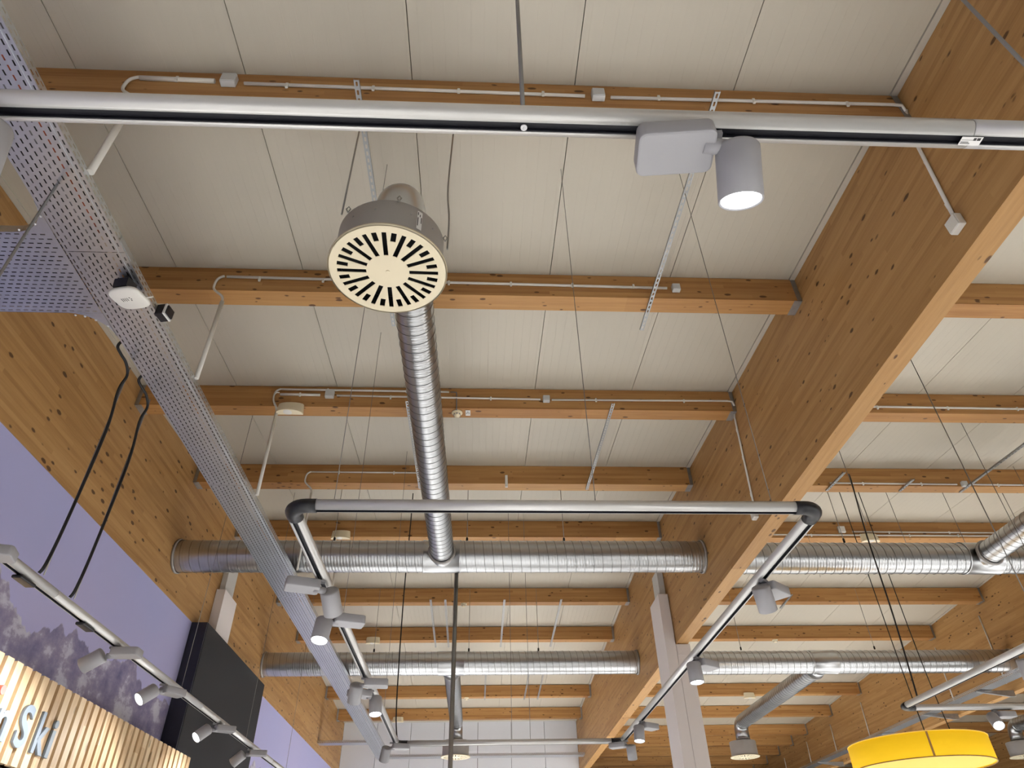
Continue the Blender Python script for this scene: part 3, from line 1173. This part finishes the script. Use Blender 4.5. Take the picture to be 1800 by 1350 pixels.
spotlight((0.615, 1.03, TK), -6, (0.0, 0.44, -0.9), 'large grey lit spotlight hanging from the top lighting track', True)
spotlight((-1.318, 1.03, TK), -6, (0.0, 0.25, -0.97), 'partly visible lit spotlight at the left picture edge on the top track', True)
spotlight((UXL, 4.15, TK), 20, (0.12, 0.72, -0.62), 'unlit grey spotlight near the loop left corner, box pointing left', False)
spotlight((UXL + 0.0, 4.72, TK), 200, (-0.05, -0.25, -0.95), 'lit spotlight on the left leg of the loop, nearer pair', True)
spotlight((UXL, 6.35, TK), 185, (-0.15, 0.6, -0.7), 'unlit grey spotlight on the left leg of the loop, farther pair', False)
spotlight((UXL, 6.75, TK), 35, (0.1, -0.2, -0.97), 'lit spotlight on the left leg of the loop, farther pair', True)
spotlight((UXL - 0.02, 9.15, TK), 195, (-0.2, 0.5, -0.8), 'unlit grey spotlight at the far left corner of the loop', False)
spotlight((UXR, 4.15, TK), 220, (0.3, 0.5, -0.8), 'unlit grey spotlight on the right leg of the loop, nearest', False)
spotlight((UXR, 5.8, TK), 215, (0.0, -0.1, -0.99), 'lit spotlight on the right leg of the loop before the white column', True)
spotlight((UXR, 8.15, TK), 215, (-0.1, -0.15, -0.98), 'lit spotlight on the right leg of the loop, farther one left of the column', True)
spotlight((UXR, 9.2, TK), 330, (0.1, 0.35, -0.93), 'unlit grey spotlight at the far right corner of the loop', False)
spotlight((WX, 5.45, TK), 180, (-0.84, 0.0, -0.54), 'grey spotlight aimed at the mural, second along the wall track', True, LAMP_W * 0.075)
spotlight((WX, 6.50, TK), 235, (-0.52, -0.55, -0.65), 'lit spotlight before the dark box edge on the wall track', True, LAMP_W * 0.075)
spotlight((WX, 8.05, TK), 215, (-0.52, -0.55, -0.65), 'lit spotlight before the anthracite box on the wall track', True, LAMP_W * 0.075)
spotlight((WX, 9.45, TK), 195, (-0.75, 0.1, -0.6), 'grey spotlight farthest along the wall track', True, LAMP_W * 0.075)
spotlight((WX, 3.62, TK), 195, (-0.8, 0.1, -0.6), 'spotlight cut by the left edge on the wall track', True, LAMP_W * 0.075)
spotlight((5.62, RYY, TK), 185, (-0.2, -0.62, -0.75), 'glaring lit spotlight in front of the yellow drum lamp', True)
spotlight((6.25, RYY, TK), 5, (0.1, 0.6, -0.8), 'unlit spotlight at the right edge beside the yellow lamp', False)
spotlight((RXX + 0.0, 5.70, TK), 180, (0.15, 0.25, -0.95), 'grey spotlight cut by the right picture edge on the angled track', False)


# ------------------------------------------------------------------ yellow drum lamp
YC, YR_ = Vector((5.52, 9.32, 2.95)), 0.80
yl = thing('drum_lamp', 'big yellow fabric drum pendant lamp at the lower right', 'pendant lamp', YC)
h = 0.27
MB().lathe([(YR_, 0), (YR_ + 0.003, 0.004), (YR_, h), (YR_ - 0.006, h), (YR_ - 0.006, 0.0)], YC, (0, 0, 1), 96, closed=True).build('shade', M_YELLOW, yl)
MB().lathe([(YR_ - 0.012, 0.012), (0.001, 0.012)], YC, (0, 0, 1), 96).build('bottom_diffuser', M_YEL2, yl)
MB().lathe([(YR_ - 0.006, -0.004), (YR_ + 0.006, -0.004), (YR_ + 0.006, 0.006), (YR_ - 0.006, 0.006)], YC, (0, 0, 1), 96, closed=True).build('bottom_rim', M_SEAM, yl)
MB().lathe([(YR_ - 0.007, h - 0.006), (YR_ + 0.005, h - 0.006), (YR_ + 0.005, h + 0.003), (YR_ - 0.007, h + 0.003)], YC, (0, 0, 1), 96, closed=True).build('top_rim', M_YEL2, yl)
for a in (-1.92, 0.3, 2.3):
    c = YC + Vector((math.cos(a) * (YR_ + 0.003), math.sin(a) * (YR_ + 0.003), 0))
    M = Matrix.Translation(c) @ Matrix.Rotation(a, 4, 'Z')
    MB().box((-0.001, -0.012, 0.008), (0.004, 0.012, h - 0.008), M).build('seam_strip', M_SEAM, yl)
MB().lathe([(0.05, 0.06), (0.05, 0.16), (0.001, 0.16)], YC, (0, 0, 1), 16).build('lamp_holder', M_WHITE, yl)
for dx, dy in ((0.6, -0.3), (-0.6, -0.3), (0, 0.6)):
    MB().tube([YC + Vector((0, 0, 0.15)), YC + Vector((dx * 1.19, dy * 1.19, h - 0.02))], 0.005, 6).build('spoke', M_ROD, yl)
NT(M_YELLOW).b.inputs['Emission Color'].default_value = (1.0, 0.60, 0.012, 1)
NT(M_YELLOW).b.inputs['Emission Strength'].default_value = 0.5
NT(M_YEL2).b.inputs['Emission Color'].default_value = (1.0, 0.68, 0.18, 1)
NT(M_YEL2).b.inputs['Emission Strength'].default_value = 0.3


for m_ in (M_LENS, M_YELLOW, M_YEL2):
    m_.cycles.emission_sampling = 'NONE'


# ------------------------------------------------------------------ rods, wires, cables
def rod(name, pts, r, m, label, cat, group=None, seg=6):
    o = (MB().hose(pts, r, seg) if len(pts) > 2 else MB().tube(pts, r, seg)).build(name, m)
    return tag(o, label, cat, group)


def vrod(name, x, y, z0, z1, r, m, label, cat, group=None):
    return rod(name, [(x, y, z0), (x, y, z1)], r, m, label, cat, group)


vrod('suspension_rod', 0.106, 1.003, TK + 0.034, HZ(1.0) - 0.001, 0.0065, M_ROD, 'steel rod holding the top lighting track at the picture centre', 'rod')
vrod('drop_pole', -0.283, D1Y + 0.24, 0.0, D1Z - 0.1, 0.028, M_ROD, 'grey vertical drop pole below the near main duct', 'pole')
vrod('suspension_rod', 1.70, 1.01, TK + 0.034, HZ(1.0) - 0.001, 0.0065, M_ROD, 'steel rod in the top right corner before the big girder', 'rod')
G = 'diffuser hanging rods'
vrod('hanging_rod', -0.815, 2.57, 4.83, HZ(2.57) - 0.001, 0.006, M_ROD, 'thin rod at the left side of the large cream diffuser', 'rod', G)
rod('hanging_rod', [(-0.205, 2.72, 4.72), (-0.205, 2.72, 5.0), (-0.225, 2.74, 5.35), (-0.21, 2.735, HZ(2.7) - 0.25)], 0.006, M_ROD, 'slightly bent rod at the right side of the large cream diffuser', 'rod', G)
vrod('suspension_wire', -1.04, 5.35, TK + 0.03, HZ(5.35) - 0.001, 0.0022, M_WIRE, 'thin wire on the left leg of the track loop', 'wire')
vrod('suspension_wire', 0.62, UY0, TK + 0.03, HZ(UY0) - 0.001, 0.0022, M_WIRE, 'thin wire rising from the middle of the loop front rail', 'wire')
vrod('suspension_wire', UXL + 0.22, UY0, TK + 0.03, HZ(UY0) - 0.001, 0.0022, M_WIRE, 'thin wire rising from the left end of the loop front rail', 'wire')
vrod('suspension_wire', UXR - 0.25, UY0, TK + 0.03, HZ(UY0) - 0.001, 0.0022, M_WIRE, 'thin wire rising from the right end of the loop front rail', 'wire')
vrod('suspension_wire', UXL, 7.9, TK + 0.03, HZ(7.9) - 0.001, 0.0025, M_WIRE, 'thin wire above the left leg of the loop near its far end', 'wire')
vrod('suspension_wire', 0.45, UY1, TK + 0.03, HZ(UY1) - 0.001, 0.003, M_WIRE, 'thin wire in the middle of the loop far rail', 'wire')
vrod('suspension_wire', 0.68, UY1, TK + 0.03, HZ(UY1) - 0.001, 0.003, M_WIRE, 'second thin wire right of the middle on the loop far rail', 'wire')
rod('power_cable', [(UXL + 0.02, UY1 - 0.18, TK + 0.03), (UXL - 0.01, 9.22, 3.6), (-1.0, 9.2, 4.3), (-1.005, 9.2, 5.2), (-0.99, 9.2, 6.2), (-0.99, 9.2, HZ(9.2) - 0.005)],
    0.0085, M_CABLE, 'black power cable dropping to the far left corner of the track loop', 'cable')
for nm, yb_, lab in (('a', 4.19, 'black power cable from tray to wall track, nearer one'), ('b', 4.60, 'black power cable from tray to wall track, farther one')):
    y_ = yb_
    rod('power_cable', [(WX + 0.03, y_, TK + 0.03), (WX + 0.05, y_, TK + 0.1), (-2.685, y_ + 0.01, 3.7), (-2.68, y_ + 0.02, 4.4), (-2.70, y_, 4.75), (-2.685, y_ + 0.005, 4.90), (-2.69, y_ - 0.06, 4.97), (-2.71, y_ - 0.13, 5.0),
                        (-2.73, y_ - 0.17, 5.04), (-2.70, y_ - 0.18, 5.085), (-2.63, y_ - 0.17, 5.07)], 0.0105, M_CABLE, lab, 'cable', None, 8)
    vrod('suspension_rod', WX + 0.045, y_ + 0.03, TK + 0.03, 4.995, 0.0045, M_ROD, 'thin steel rod beside the %s black cable at the wall track' % ('nearer' if nm == 'a' else 'farther'), 'rod')
vrod('suspension_rod', -2.465, 2.535, TK + 0.03, 4.995, 0.0075, M_ROD, 'steel rod under the tray at the left picture edge', 'rod')
for y_, lab in ((6.9, 'first thin wire from the wall track before the dark box'), (9.2, 'second thin wire from the wall track across the dark box'), (11.4, 'third thin wire from the wall track by the lilac wall')):
    vrod('suspension_wire', WX, y_, TK + 0.03, HZ(y_) - 0.001, 0.0028, M_WIRE, lab, 'wire', 'wires of the wall track')
G = 'thin rods and wires in the right bay'
for k, (x_, y_, z0, r_) in enumerate(((4.62, 5.45, TK + 0.03, 0.005), (6.15, 6.95, TK + .03, 0.004), (4.92, 7.75, D1Z + 0.1, 0.004), (6.0, 8.7, D1Z + 0.2, 0.004), (5.1, 9.6, 5.5, 0.003),
                                      (6.9, 8.75, D1Z + 0.2, 0.004), (7.7, 8.2, 4.0, 0.003))):
    vrod('suspension_wire', x_, y_, z0, HZ(y_) - 0.001, r_, M_WIRE, '%s thin dark wire in the right bay counting from the top' % ORD[k], 'wire', G)
rod('power_cable', [(4.66, 7.55, TK + 0.03), (4.70, 7.52, 4.2), (4.72, 7.5, 5.2), (4.84, 7.6, 6.0), (4.93, 7.75, 6.17)], 0.009, M_CABLE, 'black power cable to the angled right track', 'cable')
rod('power_cable', [(7.05, 7.2, 6.2), (7.06, 7.22, 6.1), (7.12, 7.2, 6.02), (7.2, 7.2, 5.5), (7.3, 7.2, 4.0)], 0.009, M_CABLE, 'black cable hanging at the right edge from the strut rail', 'cable')
for k, a in enumerate((-1.85, -1.25)):
    rod('power_cable', [(YC.x + 0.55 * math.cos(a), YC.y + 0.55 * math.sin(a), YC.z + 0.25), (YC.x + 0.5 * math.cos(a), YC.y + 0.5 * math.sin(a), 4.2), (YC.x + 0.5 * math.cos(a), YC.y + 0.5 * math.sin(a), HZ(8.85) - 0.003)],
        0.006, M_CABLE, '%s black cord holding the yellow drum lamp' % ('left' if k == 0 else 'right'), 'cable')
# hangers of the main ducts
G = 'duct hanging rods'
for (yy, zz, nm) in ((D1Y, D1Z, 'near'), (D2Y, D2Z, 'far')):
    for k, x_ in enumerate((-1.9, -0.15, 1.15, 5.0, 7.6)):
        r = thing('duct_hanger', '%s rod from the left holding the %s main ducts' % (ORD[k], nm), 'rod', (x_, yy, zz + DR), G)
        MB().tube([(x_, yy, zz + DR + 0.02), (x_, yy, HZ(yy) - 0.001)], 0.005, 6).build('rod', M_ROD, r)
        MB().lathe([(0.016, 0), (0.016, 0.05), (0.006, 0.06)], (x_, yy, zz + DR + 0.008), (0, 0, 1), 8).build('rubber_buffer', M_BLACK, r)


# ------------------------------------------------------------------ perforated struts under the joists
def strut(x_, ya, yb, label, z=None):
    za = HZ(ya) - JD - 0.028 if z is None else z
    zb_ = HZ(yb) - JD - 0.028 if z is None else z
    u = Vector((0, yb - ya, zb_ - za))
    L = u.length
    u.normalize()
    up = Vector((1, 0, 0)).cross(u)
    r = thing('strut_rail', label, 'strut rail', (x_, (ya + yb) / 2, min(za, zb_)), 'perforated strut rails')
    w = 0.036
    mb = perforated(MB(), Vector((x_ - w / 2, ya, za)), u, (1, 0, 0), L, w, 1, 0.06, 0.034, 0.013)
    mb.build('web', M_STRUT, r)
    for s in (0, 1):
        q = Vector((x_ - w / 2 + s * w, ya, za))
        MB().add([q, q + u * L, q + u * L + up * 0.022, q + up * 0.022], [(0, 1, 2, 3)]).build('flange', M_STRUT, r)
    return r


strut(-0.835, 2.35, 4.88, 'perforated strut rail behind the large cream diffuser')
strut(1.565, 2.35, 4.88, 'perforated strut rail hanging beside the big lit spotlight')
strut(-0.815, 6.2, 8.42, 'perforated strut rail left of the branch duct')
strut(1.51, 6.2, 8.42, 'perforated strut rail right of the branch duct centre')
strut(4.95, 7.85, 8.42, 'short strut rail near the big girder in the right bay')
strut(6.02, 8.05, 8.42, 'short white strut rail in the middle of the right bay')
strut(6.93, 6.6, 8.45, 'long strut rail at the right picture edge')
for k, x_ in enumerate((-0.9, -0.62, 0.52, 1.62)):
    strut(x_, 12.95, 15.4, '%s strut rail beyond the near main duct in the middle bay' % ORD[k])
for k, x_ in enumerate((-0.65, 0.22, 1.25, 1.6)):
    strut(x_, 16.9, 19.1, '%s strut rail beyond the far main duct in the middle bay' % ORD[k])
strut(6.1, 12.75, 13.4, 'short white strut in the right bay beyond the near duct')


# ------------------------------------------------------------------ conduits, boxes, detectors
def conduit(pts, r, label, clips=(), clipdir=(0, 0, -1), group='white cable conduits'):
    o = MB().tube(pts, r, 8).build('cable_conduit', M_CONDUIT)
    tag(o, label, 'conduit', group)
    for c in clips:
        M = Matrix.Translation(Vector(c))
        q = MB().box((-0.009, -0.004, -0.03), (0.009, 0.012, r + 0.004), M)
        q.build('clip', M_WHITE, o)
    return o


def hclips(xa, xb, y, z, step=0.55):
    n_ = max(1, int((xb - xa) / step))
    return [(xa + (k + 0.5) * (xb - xa) / n_, y - 0.01, z) for k in range(n_)]


def jbox(x_, y_, z_, label, s=0.095, m=None, nx=0):
    r = thing('junction_box', label, 'junction box', (x_, y_, z_ - s / 2), 'junction boxes')
    if nx:
        a, b = (x_ - 0.05, y_ - s / 2, z_ - s / 2), (x_ - 0.002, y_ + s / 2, z_ + s / 2)
        c, d = (x_ - 0.056, y_ - s / 2 + .004, z_ - s / 2 + .004), (x_ - 0.0505, y_ + s / 2 - .004, z_ + s / 2 - .004)
    else:
        a, b = (x_ - s / 2, y_ - 0.05, z_ - s / 2), (x_ + s / 2, y_ - 0.002, z_ + s / 2)
        c, d = (x_ - s / 2 + .004, y_ - 0.056, z_ - s / 2 + .004), (x_ + s / 2 - .004, y_ - 0.0505, z_ + s / 2 - .004)
    bevel(MB().box(a, b).build('box_body', m or M_BOXG, r), 0.006, 2)
    bevel(MB().box(c, d).build('lid', m or M_BOXG, r), 0.003, 2)
    return r


def drop(x_, y_, z_, xd, r, label, zend=5.05):
    """bend from the joist face down to the tray"""
    yb_ = y_ - 0.02
    pts = [(x_ - 0.002, yb_, z_), (x_ - 0.025, yb_, z_ - 0.010), (x_ - 0.052, yb_, z_ - 0.035), (x_ - 0.065, yb_, z_ - 0.09), (x_ - 0.055, yb_, z_ - 0.17), (xd - 0.02, yb_ - 0.005, z_ - 0.26), (xd, yb_ - 0.005, z_ - 0.33)]
    rr = [0.011, 0.011, 0.011, 0.011, 0.011, 0.012, 0.012]
    o = MB().hose(pts, rr, 8).tube([(xd, yb_ - 0.005, z_ - 0.33), (xd, yb_ - 0.005, zend)], r, 10).build('cable_conduit', M_CONDUIT)
    return tag(o, label, 'conduit', 'white cable conduits')


y = JY(0) - 0.014
conduit([(-2.33, y, 6.13), (-1.83, y, 6.121)], 0.017, 'short thick conduit left of the first box on the first joist', hclips(-2.33, -1.83, y, 6.125, 0.3))
jbox(-1.73, JY(0), 6.115, 'square box at the left on the first joist', 0.1)
conduit([(-1.63, y, 6.103), (0.70, y, 6.083)], 0.012, 'long conduit between the two boxes on the first joist', hclips(-1.63, 0.70, y, 6.09))
jbox(0.79, JY(0), 6.08, 'square box at the right on the first joist', 0.09)
conduit([(0.88, y, 6.075), (2.9, y, 6.10), (2.965, y - 0.0, 6.09), (2.975, y + 0.01, 6.03)], 0.012, 'conduit from the right box to the girder on the first joist', hclips(0.88, 2.9, y, 6.085))
drop(-2.33, JY(0), 6.13, -2.275, 0.021, 'white drop pipe from the first joist to the cable tray')
y = JY(1) - 0.014
conduit([(-2.315, y, 6.238), (1.73, y, 6.20)], 0.0125, 'long conduit along the second joist behind the diffuser', hclips(-2.3, 1.7, y, 6.215))
jbox(1.81, JY(1), 6.19, 'small grey box at the right on the second joist', 0.075)
drop(-2.33, JY(1), 6.238, -2.275, 0.019, 'white drop pipe from the second joist to the cable tray')
y = JY(2) - 0.014
conduit([(-2.28, y, 6.425), (-0.36, y, 6.415)], 0.012, 'upper conduit on the third joist', hclips(-2.2, -.4, y, 6.42, 0.7))
conduit([(-2.28, y, 6.352), (-1.83, y, 6.35)], 0.015, 'short lower conduit left of the box on the third joist', hclips(-2.28, -1.83, y, 6.352, 0.25))
jbox(-1.72, JY(2), 6.355, 'grey box at the left on the third joist', 0.1)
conduit([(-1.64, y, 6.345), (0.70, y, 6.322)], 0.011, 'lower conduit between the two boxes on the third joist', hclips(-1.6, .7, y, 6.33, 0.8))
jbox(0.767, JY(2), 6.32, 'grey box in the middle on the third joist', 0.08)
conduit([(0.83, y, 6.318), (2.9, y, 6.333), (2.96, y, 6.325), (2.975, y + 0.01, 6.27)], 0.011, 'lower conduit from the middle box to the girder on the third joist', hclips(.83, 2.9, y, 6.325, 0.7))
rod('cable_bend', [(-2.283, JY(2) - 0.045, 6.352), (-2.31, JY(2) - 0.06, 6.34), (-2.33, JY(2) - 0.065, 6.30), (-2.325, JY(2) - 0.065, 6.24), (-2.30, JY(2) - 0.065, 6.17)], 0.008, M_CONDUIT, 'thin bent white cable at the left end of the third joist', 'cable')
drop(-2.28, JY(2), 6.425, -2.27, 0.018, 'white drop pipe from the third joist to the cable tray')
y = JY(3) - 0.014
conduit([(-2.3, y, 6.47), (-0.62, y, 6.465)], 0.011, 'conduit on the fourth joist', hclips(-2.3, -.8, y, 6.467, 0.7))
drop(-2.3, JY(3), 6.47, -2.25, 0.013, 'white drop pipe from the fourth joist to the cable tray')
drop(-2.2, JY(4), 6.5, -2.2, 0.014, 'white drop pipe from the fifth joist to the cable tray')
# down the face of the big girder
xg = XR - 0.014
conduit([(xg, JY(0) - 0.01, 6.04), (xg, 2.56, 5.9), (xg, 2.64, 5.03)], 0.012, 'conduit slanting down the big girder near the top right', [(xg, 2.59, 5.55), (xg, 2.63, 5.15)])
jbox(XR, 2.645, 4.975, 'white box on the big girder at the end of the upper conduit', 0.10, M_WHITE, 1)
conduit([(xg, JY(2), 6.28), (xg, 6.44, 6.15), (xg, 6.54, 5.02)], 0.011, 'thin conduit down the big girder above the loop corner', [(xg, 6.46, 6.0), (xg, 6.49, 5.65), (xg, 6.53, 5.2)])
jbox(XR, 6.55, 4.955, 'white box on the big girder just below the loop front rail', 0.09, M_WHITE, 1)
# right bay
y = JY(2) - 0.014
conduit([(XR + GW + 0.02, y, 6.28), (9.5, y, 6.25)], 0.013, 'conduit on the upper right joist in the right bay', hclips(3.4, 9.4, y, 6.265, 0.8))
y = JY(3) - 0.014
conduit([(4.95, y, 6.345), (6.80, y, 6.335)], 0.012, 'conduit left of the box on the next right bay joist', hclips(5.0, 6.7, y, 6.34, 0.7))
jbox(6.90, JY(3), 6.335, 'grey box on the right bay joist under the long strut', 0.08)
conduit([(7.0, y, 6.335), (9.6, y, 6.32)], 0.012, 'conduit right of the box on the next right bay joist', hclips(7.0, 9.4, y, 6.33, 0.7))
y = JY(4) - 0.014
conduit([(3.3, y, 6.48), (8.6, y, 6.46)], 0.012, 'lower conduit on the right bay joist above the near duct', hclips(3.4, 8.4, y, 6.47, 0.8))
conduit([(6.2, y, 6.53), (9.6, y, 6.51)], 0.012, 'upper conduit on the right bay joist above the near duct', hclips(6.3, 9.4, y, 6.52, 0.8))
jbox(6.02, JY(4), 6.56, 'white box on the right bay joist above the near duct', 0.11, M_WHITE)
for k, yy in enumerate((13.45, 15.2, 19.1, 21.15, 23.0, 25.0)):
    conduit([(X3 - 0.013, yy, HZ(yy) - 0.45), (X3 - 0.013, yy + 0.05, 4.95)], 0.013, '%s thin conduit down the lower right girder counting from the right' % ORD[k])


def speaker(x_, y_, z_, label):
    """quarter-round surface loudspeaker"""
    r = thing('ceiling_speaker', label, 'loudspeaker', (x_, y_, z_), 'cream loudspeakers on the joists')
    prof = []
    for k in range(9):
        a = math.pi * k / 8
        prof.append((x_ - 0.155 * math.cos(a), y_ - 0.11 * math.sin(a) ** 0.8 if 0 < k < 8 else y_))
    pts = [Vector((px, py, z_ - 0.085)) for px, py in prof]
    top = [Vector((px, py, z_ + 0.055)) for px, py in [(x_ + (p[0] - x_) * 0.92, y_ + (p[1] - y_) * 0.5) for p in prof]]
    n_ = len(pts)
    mb = MB().add(pts + top, [tuple(range(n_)), tuple(range(2 * n_ - 1, n_ - 1, -1))])
    for i in range(n_):
        mb.f.append((i, (i + 1) % n_, (i + 1) % n_ + n_, i + n_))
        mb.sm.append(False)
    bevel(mb.build('housing', M_CREAM, r), 0.006, 2)
    MB().lathe([(0.048, -0.003), (0.044, -0.006), (0.001, -0.006)], (x_ - 0.01, y_ - 0.055, z_ - 0.0845), (0, 0, 1), 20).build('grille', M_WHITE, r)
    return r


speaker(-2.13, JY(2) - 0.002, 6.16, 'cream loudspeaker on the third joist at the left')
speaker(-2.19, JY(4) - 0.002, HZ(JY(4)) - JD + 0.03, 'cream loudspeaker just above the near main duct at the left')
speaker(-2.22, JY(6.5) - 0.002, HZ(JY(6.5)) - JD, 'cream loudspeaker just above the far main duct at the left')
speaker(-2.16, JY(9.5) - 0.002, HZ(JY(9.5)) - JD, 'cream loudspeaker on the last middle bay joist before the white wall')
speaker(7.15, JY(8.5) - 0.002, HZ(JY(8.5)) - JD - 0.02, 'cream loudspeaker in the right bay above the shiny branch duct')
speaker(6.45, JY(4) - 0.002, HZ(JY(4)) - JD + 0.0, 'cream loudspeaker above the near duct in the right bay')


def detector(x_, y_, z_, label):
    r = thing('smoke_detector', label, 'smoke detector', (x_, y_, z_ - 0.06), 'smoke detectors under the joists')
    MB().lathe([(0.001, 0), (0.06, 0), (0.062, -0.012), (0.054, -0.018), (0.001, -0.018)], (x_, y_, z_), (0, 0, 1), 28, False).build('base', M_CREAM, r)
    MB().lathe([(0.05, -0.018), (0.046, -0.032), (0.034, -0.044), (0.03, -0.056), (0.001, -0.06)], (x_, y_, z_), (0, 0, 1), 28).build('sensor_head', M_CREAM, r)
    for k in range(8):
        a = 2 * math.pi * k / 8
        M = Matrix.Translation((x_, y_, z_ - 0.038)) @ Matrix.Rotation(a, 4, 'Z')
        MB().box((0.036, -0.009, -0.004), (0.045, 0.009, 0.004), M).build('vent', M_GREYC, r)
    return r


for (x_, i, lab) in ((-0.262, 2, 'smoke detector under the third joist beside its number tag'), (-0.265, 5.5, 'smoke detector beyond the near main duct'),
                     (-0.25, 8.5, 'smoke detector under the ninth joist near the bottom centre'), (6.57, 6.5, 'smoke detector in the right bay above the far duct')):
    detector(x_, JY(i) + 0.08, HZ(JY(i)) - JD - 0.006, lab)
rod('detector_cable', [(-0.345, JY(2) - 0.014, 6.415), (-0.29, JY(2) - 0.014, 6.412), (-0.272, JY(2) - 0.014, 6.39), (-0.268, JY(2) - 0.012, 6.2), (-0.266, JY(2) + 0.03, 6.186)], 0.006, M_GREYC,
    'thin grey cable down to the smoke detector on the third joist', 'cable')
tg = thing('number_tag', 'small white tag with rotated number 42 beside the smoke detector', 'tag', (-0.135, JY(2) + 0.05, 6.19))
zt_ = HZ(JY(2)) - JD - 0.008
MB().box((-0.165, JY(2) + 0.03, zt_ - 0.004), (-0.11, JY(2) + 0.135, zt_)).build('plate', M_LABEL, tg)
cu = bpy.data.curves.new('print', 'FONT')
cu.body = '42'
cu.size = 0.055
cu.materials.append(M_INK)
o = bpy.data.objects.new('print', cu)
COL.objects.link(o)
o.parent = tg
o.rotation_euler = (math.pi, 0, math.radians(90))
o.location = Vector((-0.157, JY(2) + 0.05, zt_ - 0.0048)) - world_loc(tg)
solidify_text(o)
# small white strip on the fourth joist
tag(MB().box((0.36, JY(3) - 0.03, 6.25), (0.395, JY(3) - 0.003, 6.43)).build('white_bracket', M_WHITE), 'small white bracket on the fourth joist', 'bracket')

# ------------------------------------------------------------------ access point and camera on the tray
ap = thing('wifi_access_point', 'white rounded wifi access point below the cable tray', 'access point', (-2.36, 3.36, 4.9))
M = Matrix.Translation((-2.345, 3.36, 4.90)) @ Matrix.Rotation(math.radians(-12), 4, 'Z') @ Matrix.Rotation(math.radians(8), 4, 'X')
pts = []
for k in range(40):
    a = 2 * math.pi * k / 40
    c, s_ = math.cos(a), math.sin(a)
    e = 0.55
    pts.append((0.11 * math.copysign(abs(c) ** e, c), 0.11 * math.copysign(abs(s_) ** e, s_)))
mb = MB()
rings = [(0.90, -0.014), (0.98, -0.008), (1.0, 0.0), (0.95, 0.014), (0.8, 0.02)]
for sc_, zz in rings:
    mb.v += [M @ Vector((px * sc_, py * sc_, zz)) for px, py in pts]
for i in range(len(rings) - 1):
    for k in range(40):
        a, b = i * 40 + k, i * 40 + (k + 1) % 40
        mb.f.append((a, b, b + 40, a + 40))
        mb.sm.append(True)
mb.f.append(tuple(range(39, -1, -1)))
mb.f.append(tuple(4 * 40 + k for k in range(40)))
mb.sm += [True, True]
mb.build('housing', M_WHITE, ap)
for k in range(4):
    MB().box((-0.045 + 0.013 * k, -0.02, -0.0155), (-0.041 + 0.013 * k, 0.012 - 0.004 * (k % 2), -0.0141), M).build('printed_bar', M_INK, ap)
for k in range(3):
    MB().box((0.012 + 0.006 * (k % 2), -0.022 + 0.014 * k, -0.0155), (0.02 + 0.006 * (k % 2), -0.016 + 0.014 * k, -0.0141), M).build('printed_mark', M_INK, ap)
MB().box((-0.05, -0.11, 0.018), (0.05, -0.02, 0.085), M).build('mounting_bracket', M_BLACK, ap)
MB().tube([M @ Vector((0.09, 0.02, 0)), M @ Vector((0.15, 0.03, 0.01))], 0.005, 6).build('white_lead', M_WHITE, ap)
cb = thing('socket_box', 'small black and white socket box on the right edge of the cable tray', 'socket', (TXR + 0.04, 3.62, TZ))
M = Matrix.Translation((TXR + 0.045, 3.62, TZ + 0.0)) @ Matrix.Rotation(math.radians(-10), 4, 'Z')
bevel(MB().box((-0.04, -0.045, -0.03), (0.02, 0.045, 0.06), M).build('box_body', M_BLACK, cb), 0.005, 2)
MB().box((0.0205, -0.045, -0.03), (0.034, 0.045, 0.06), M).build('white_frame', M_LABEL, cb)
MB().box((0.0345, -0.036, -0.02), (0.046, 0.036, 0.05), M).build('socket_face', M_BLACK, cb)
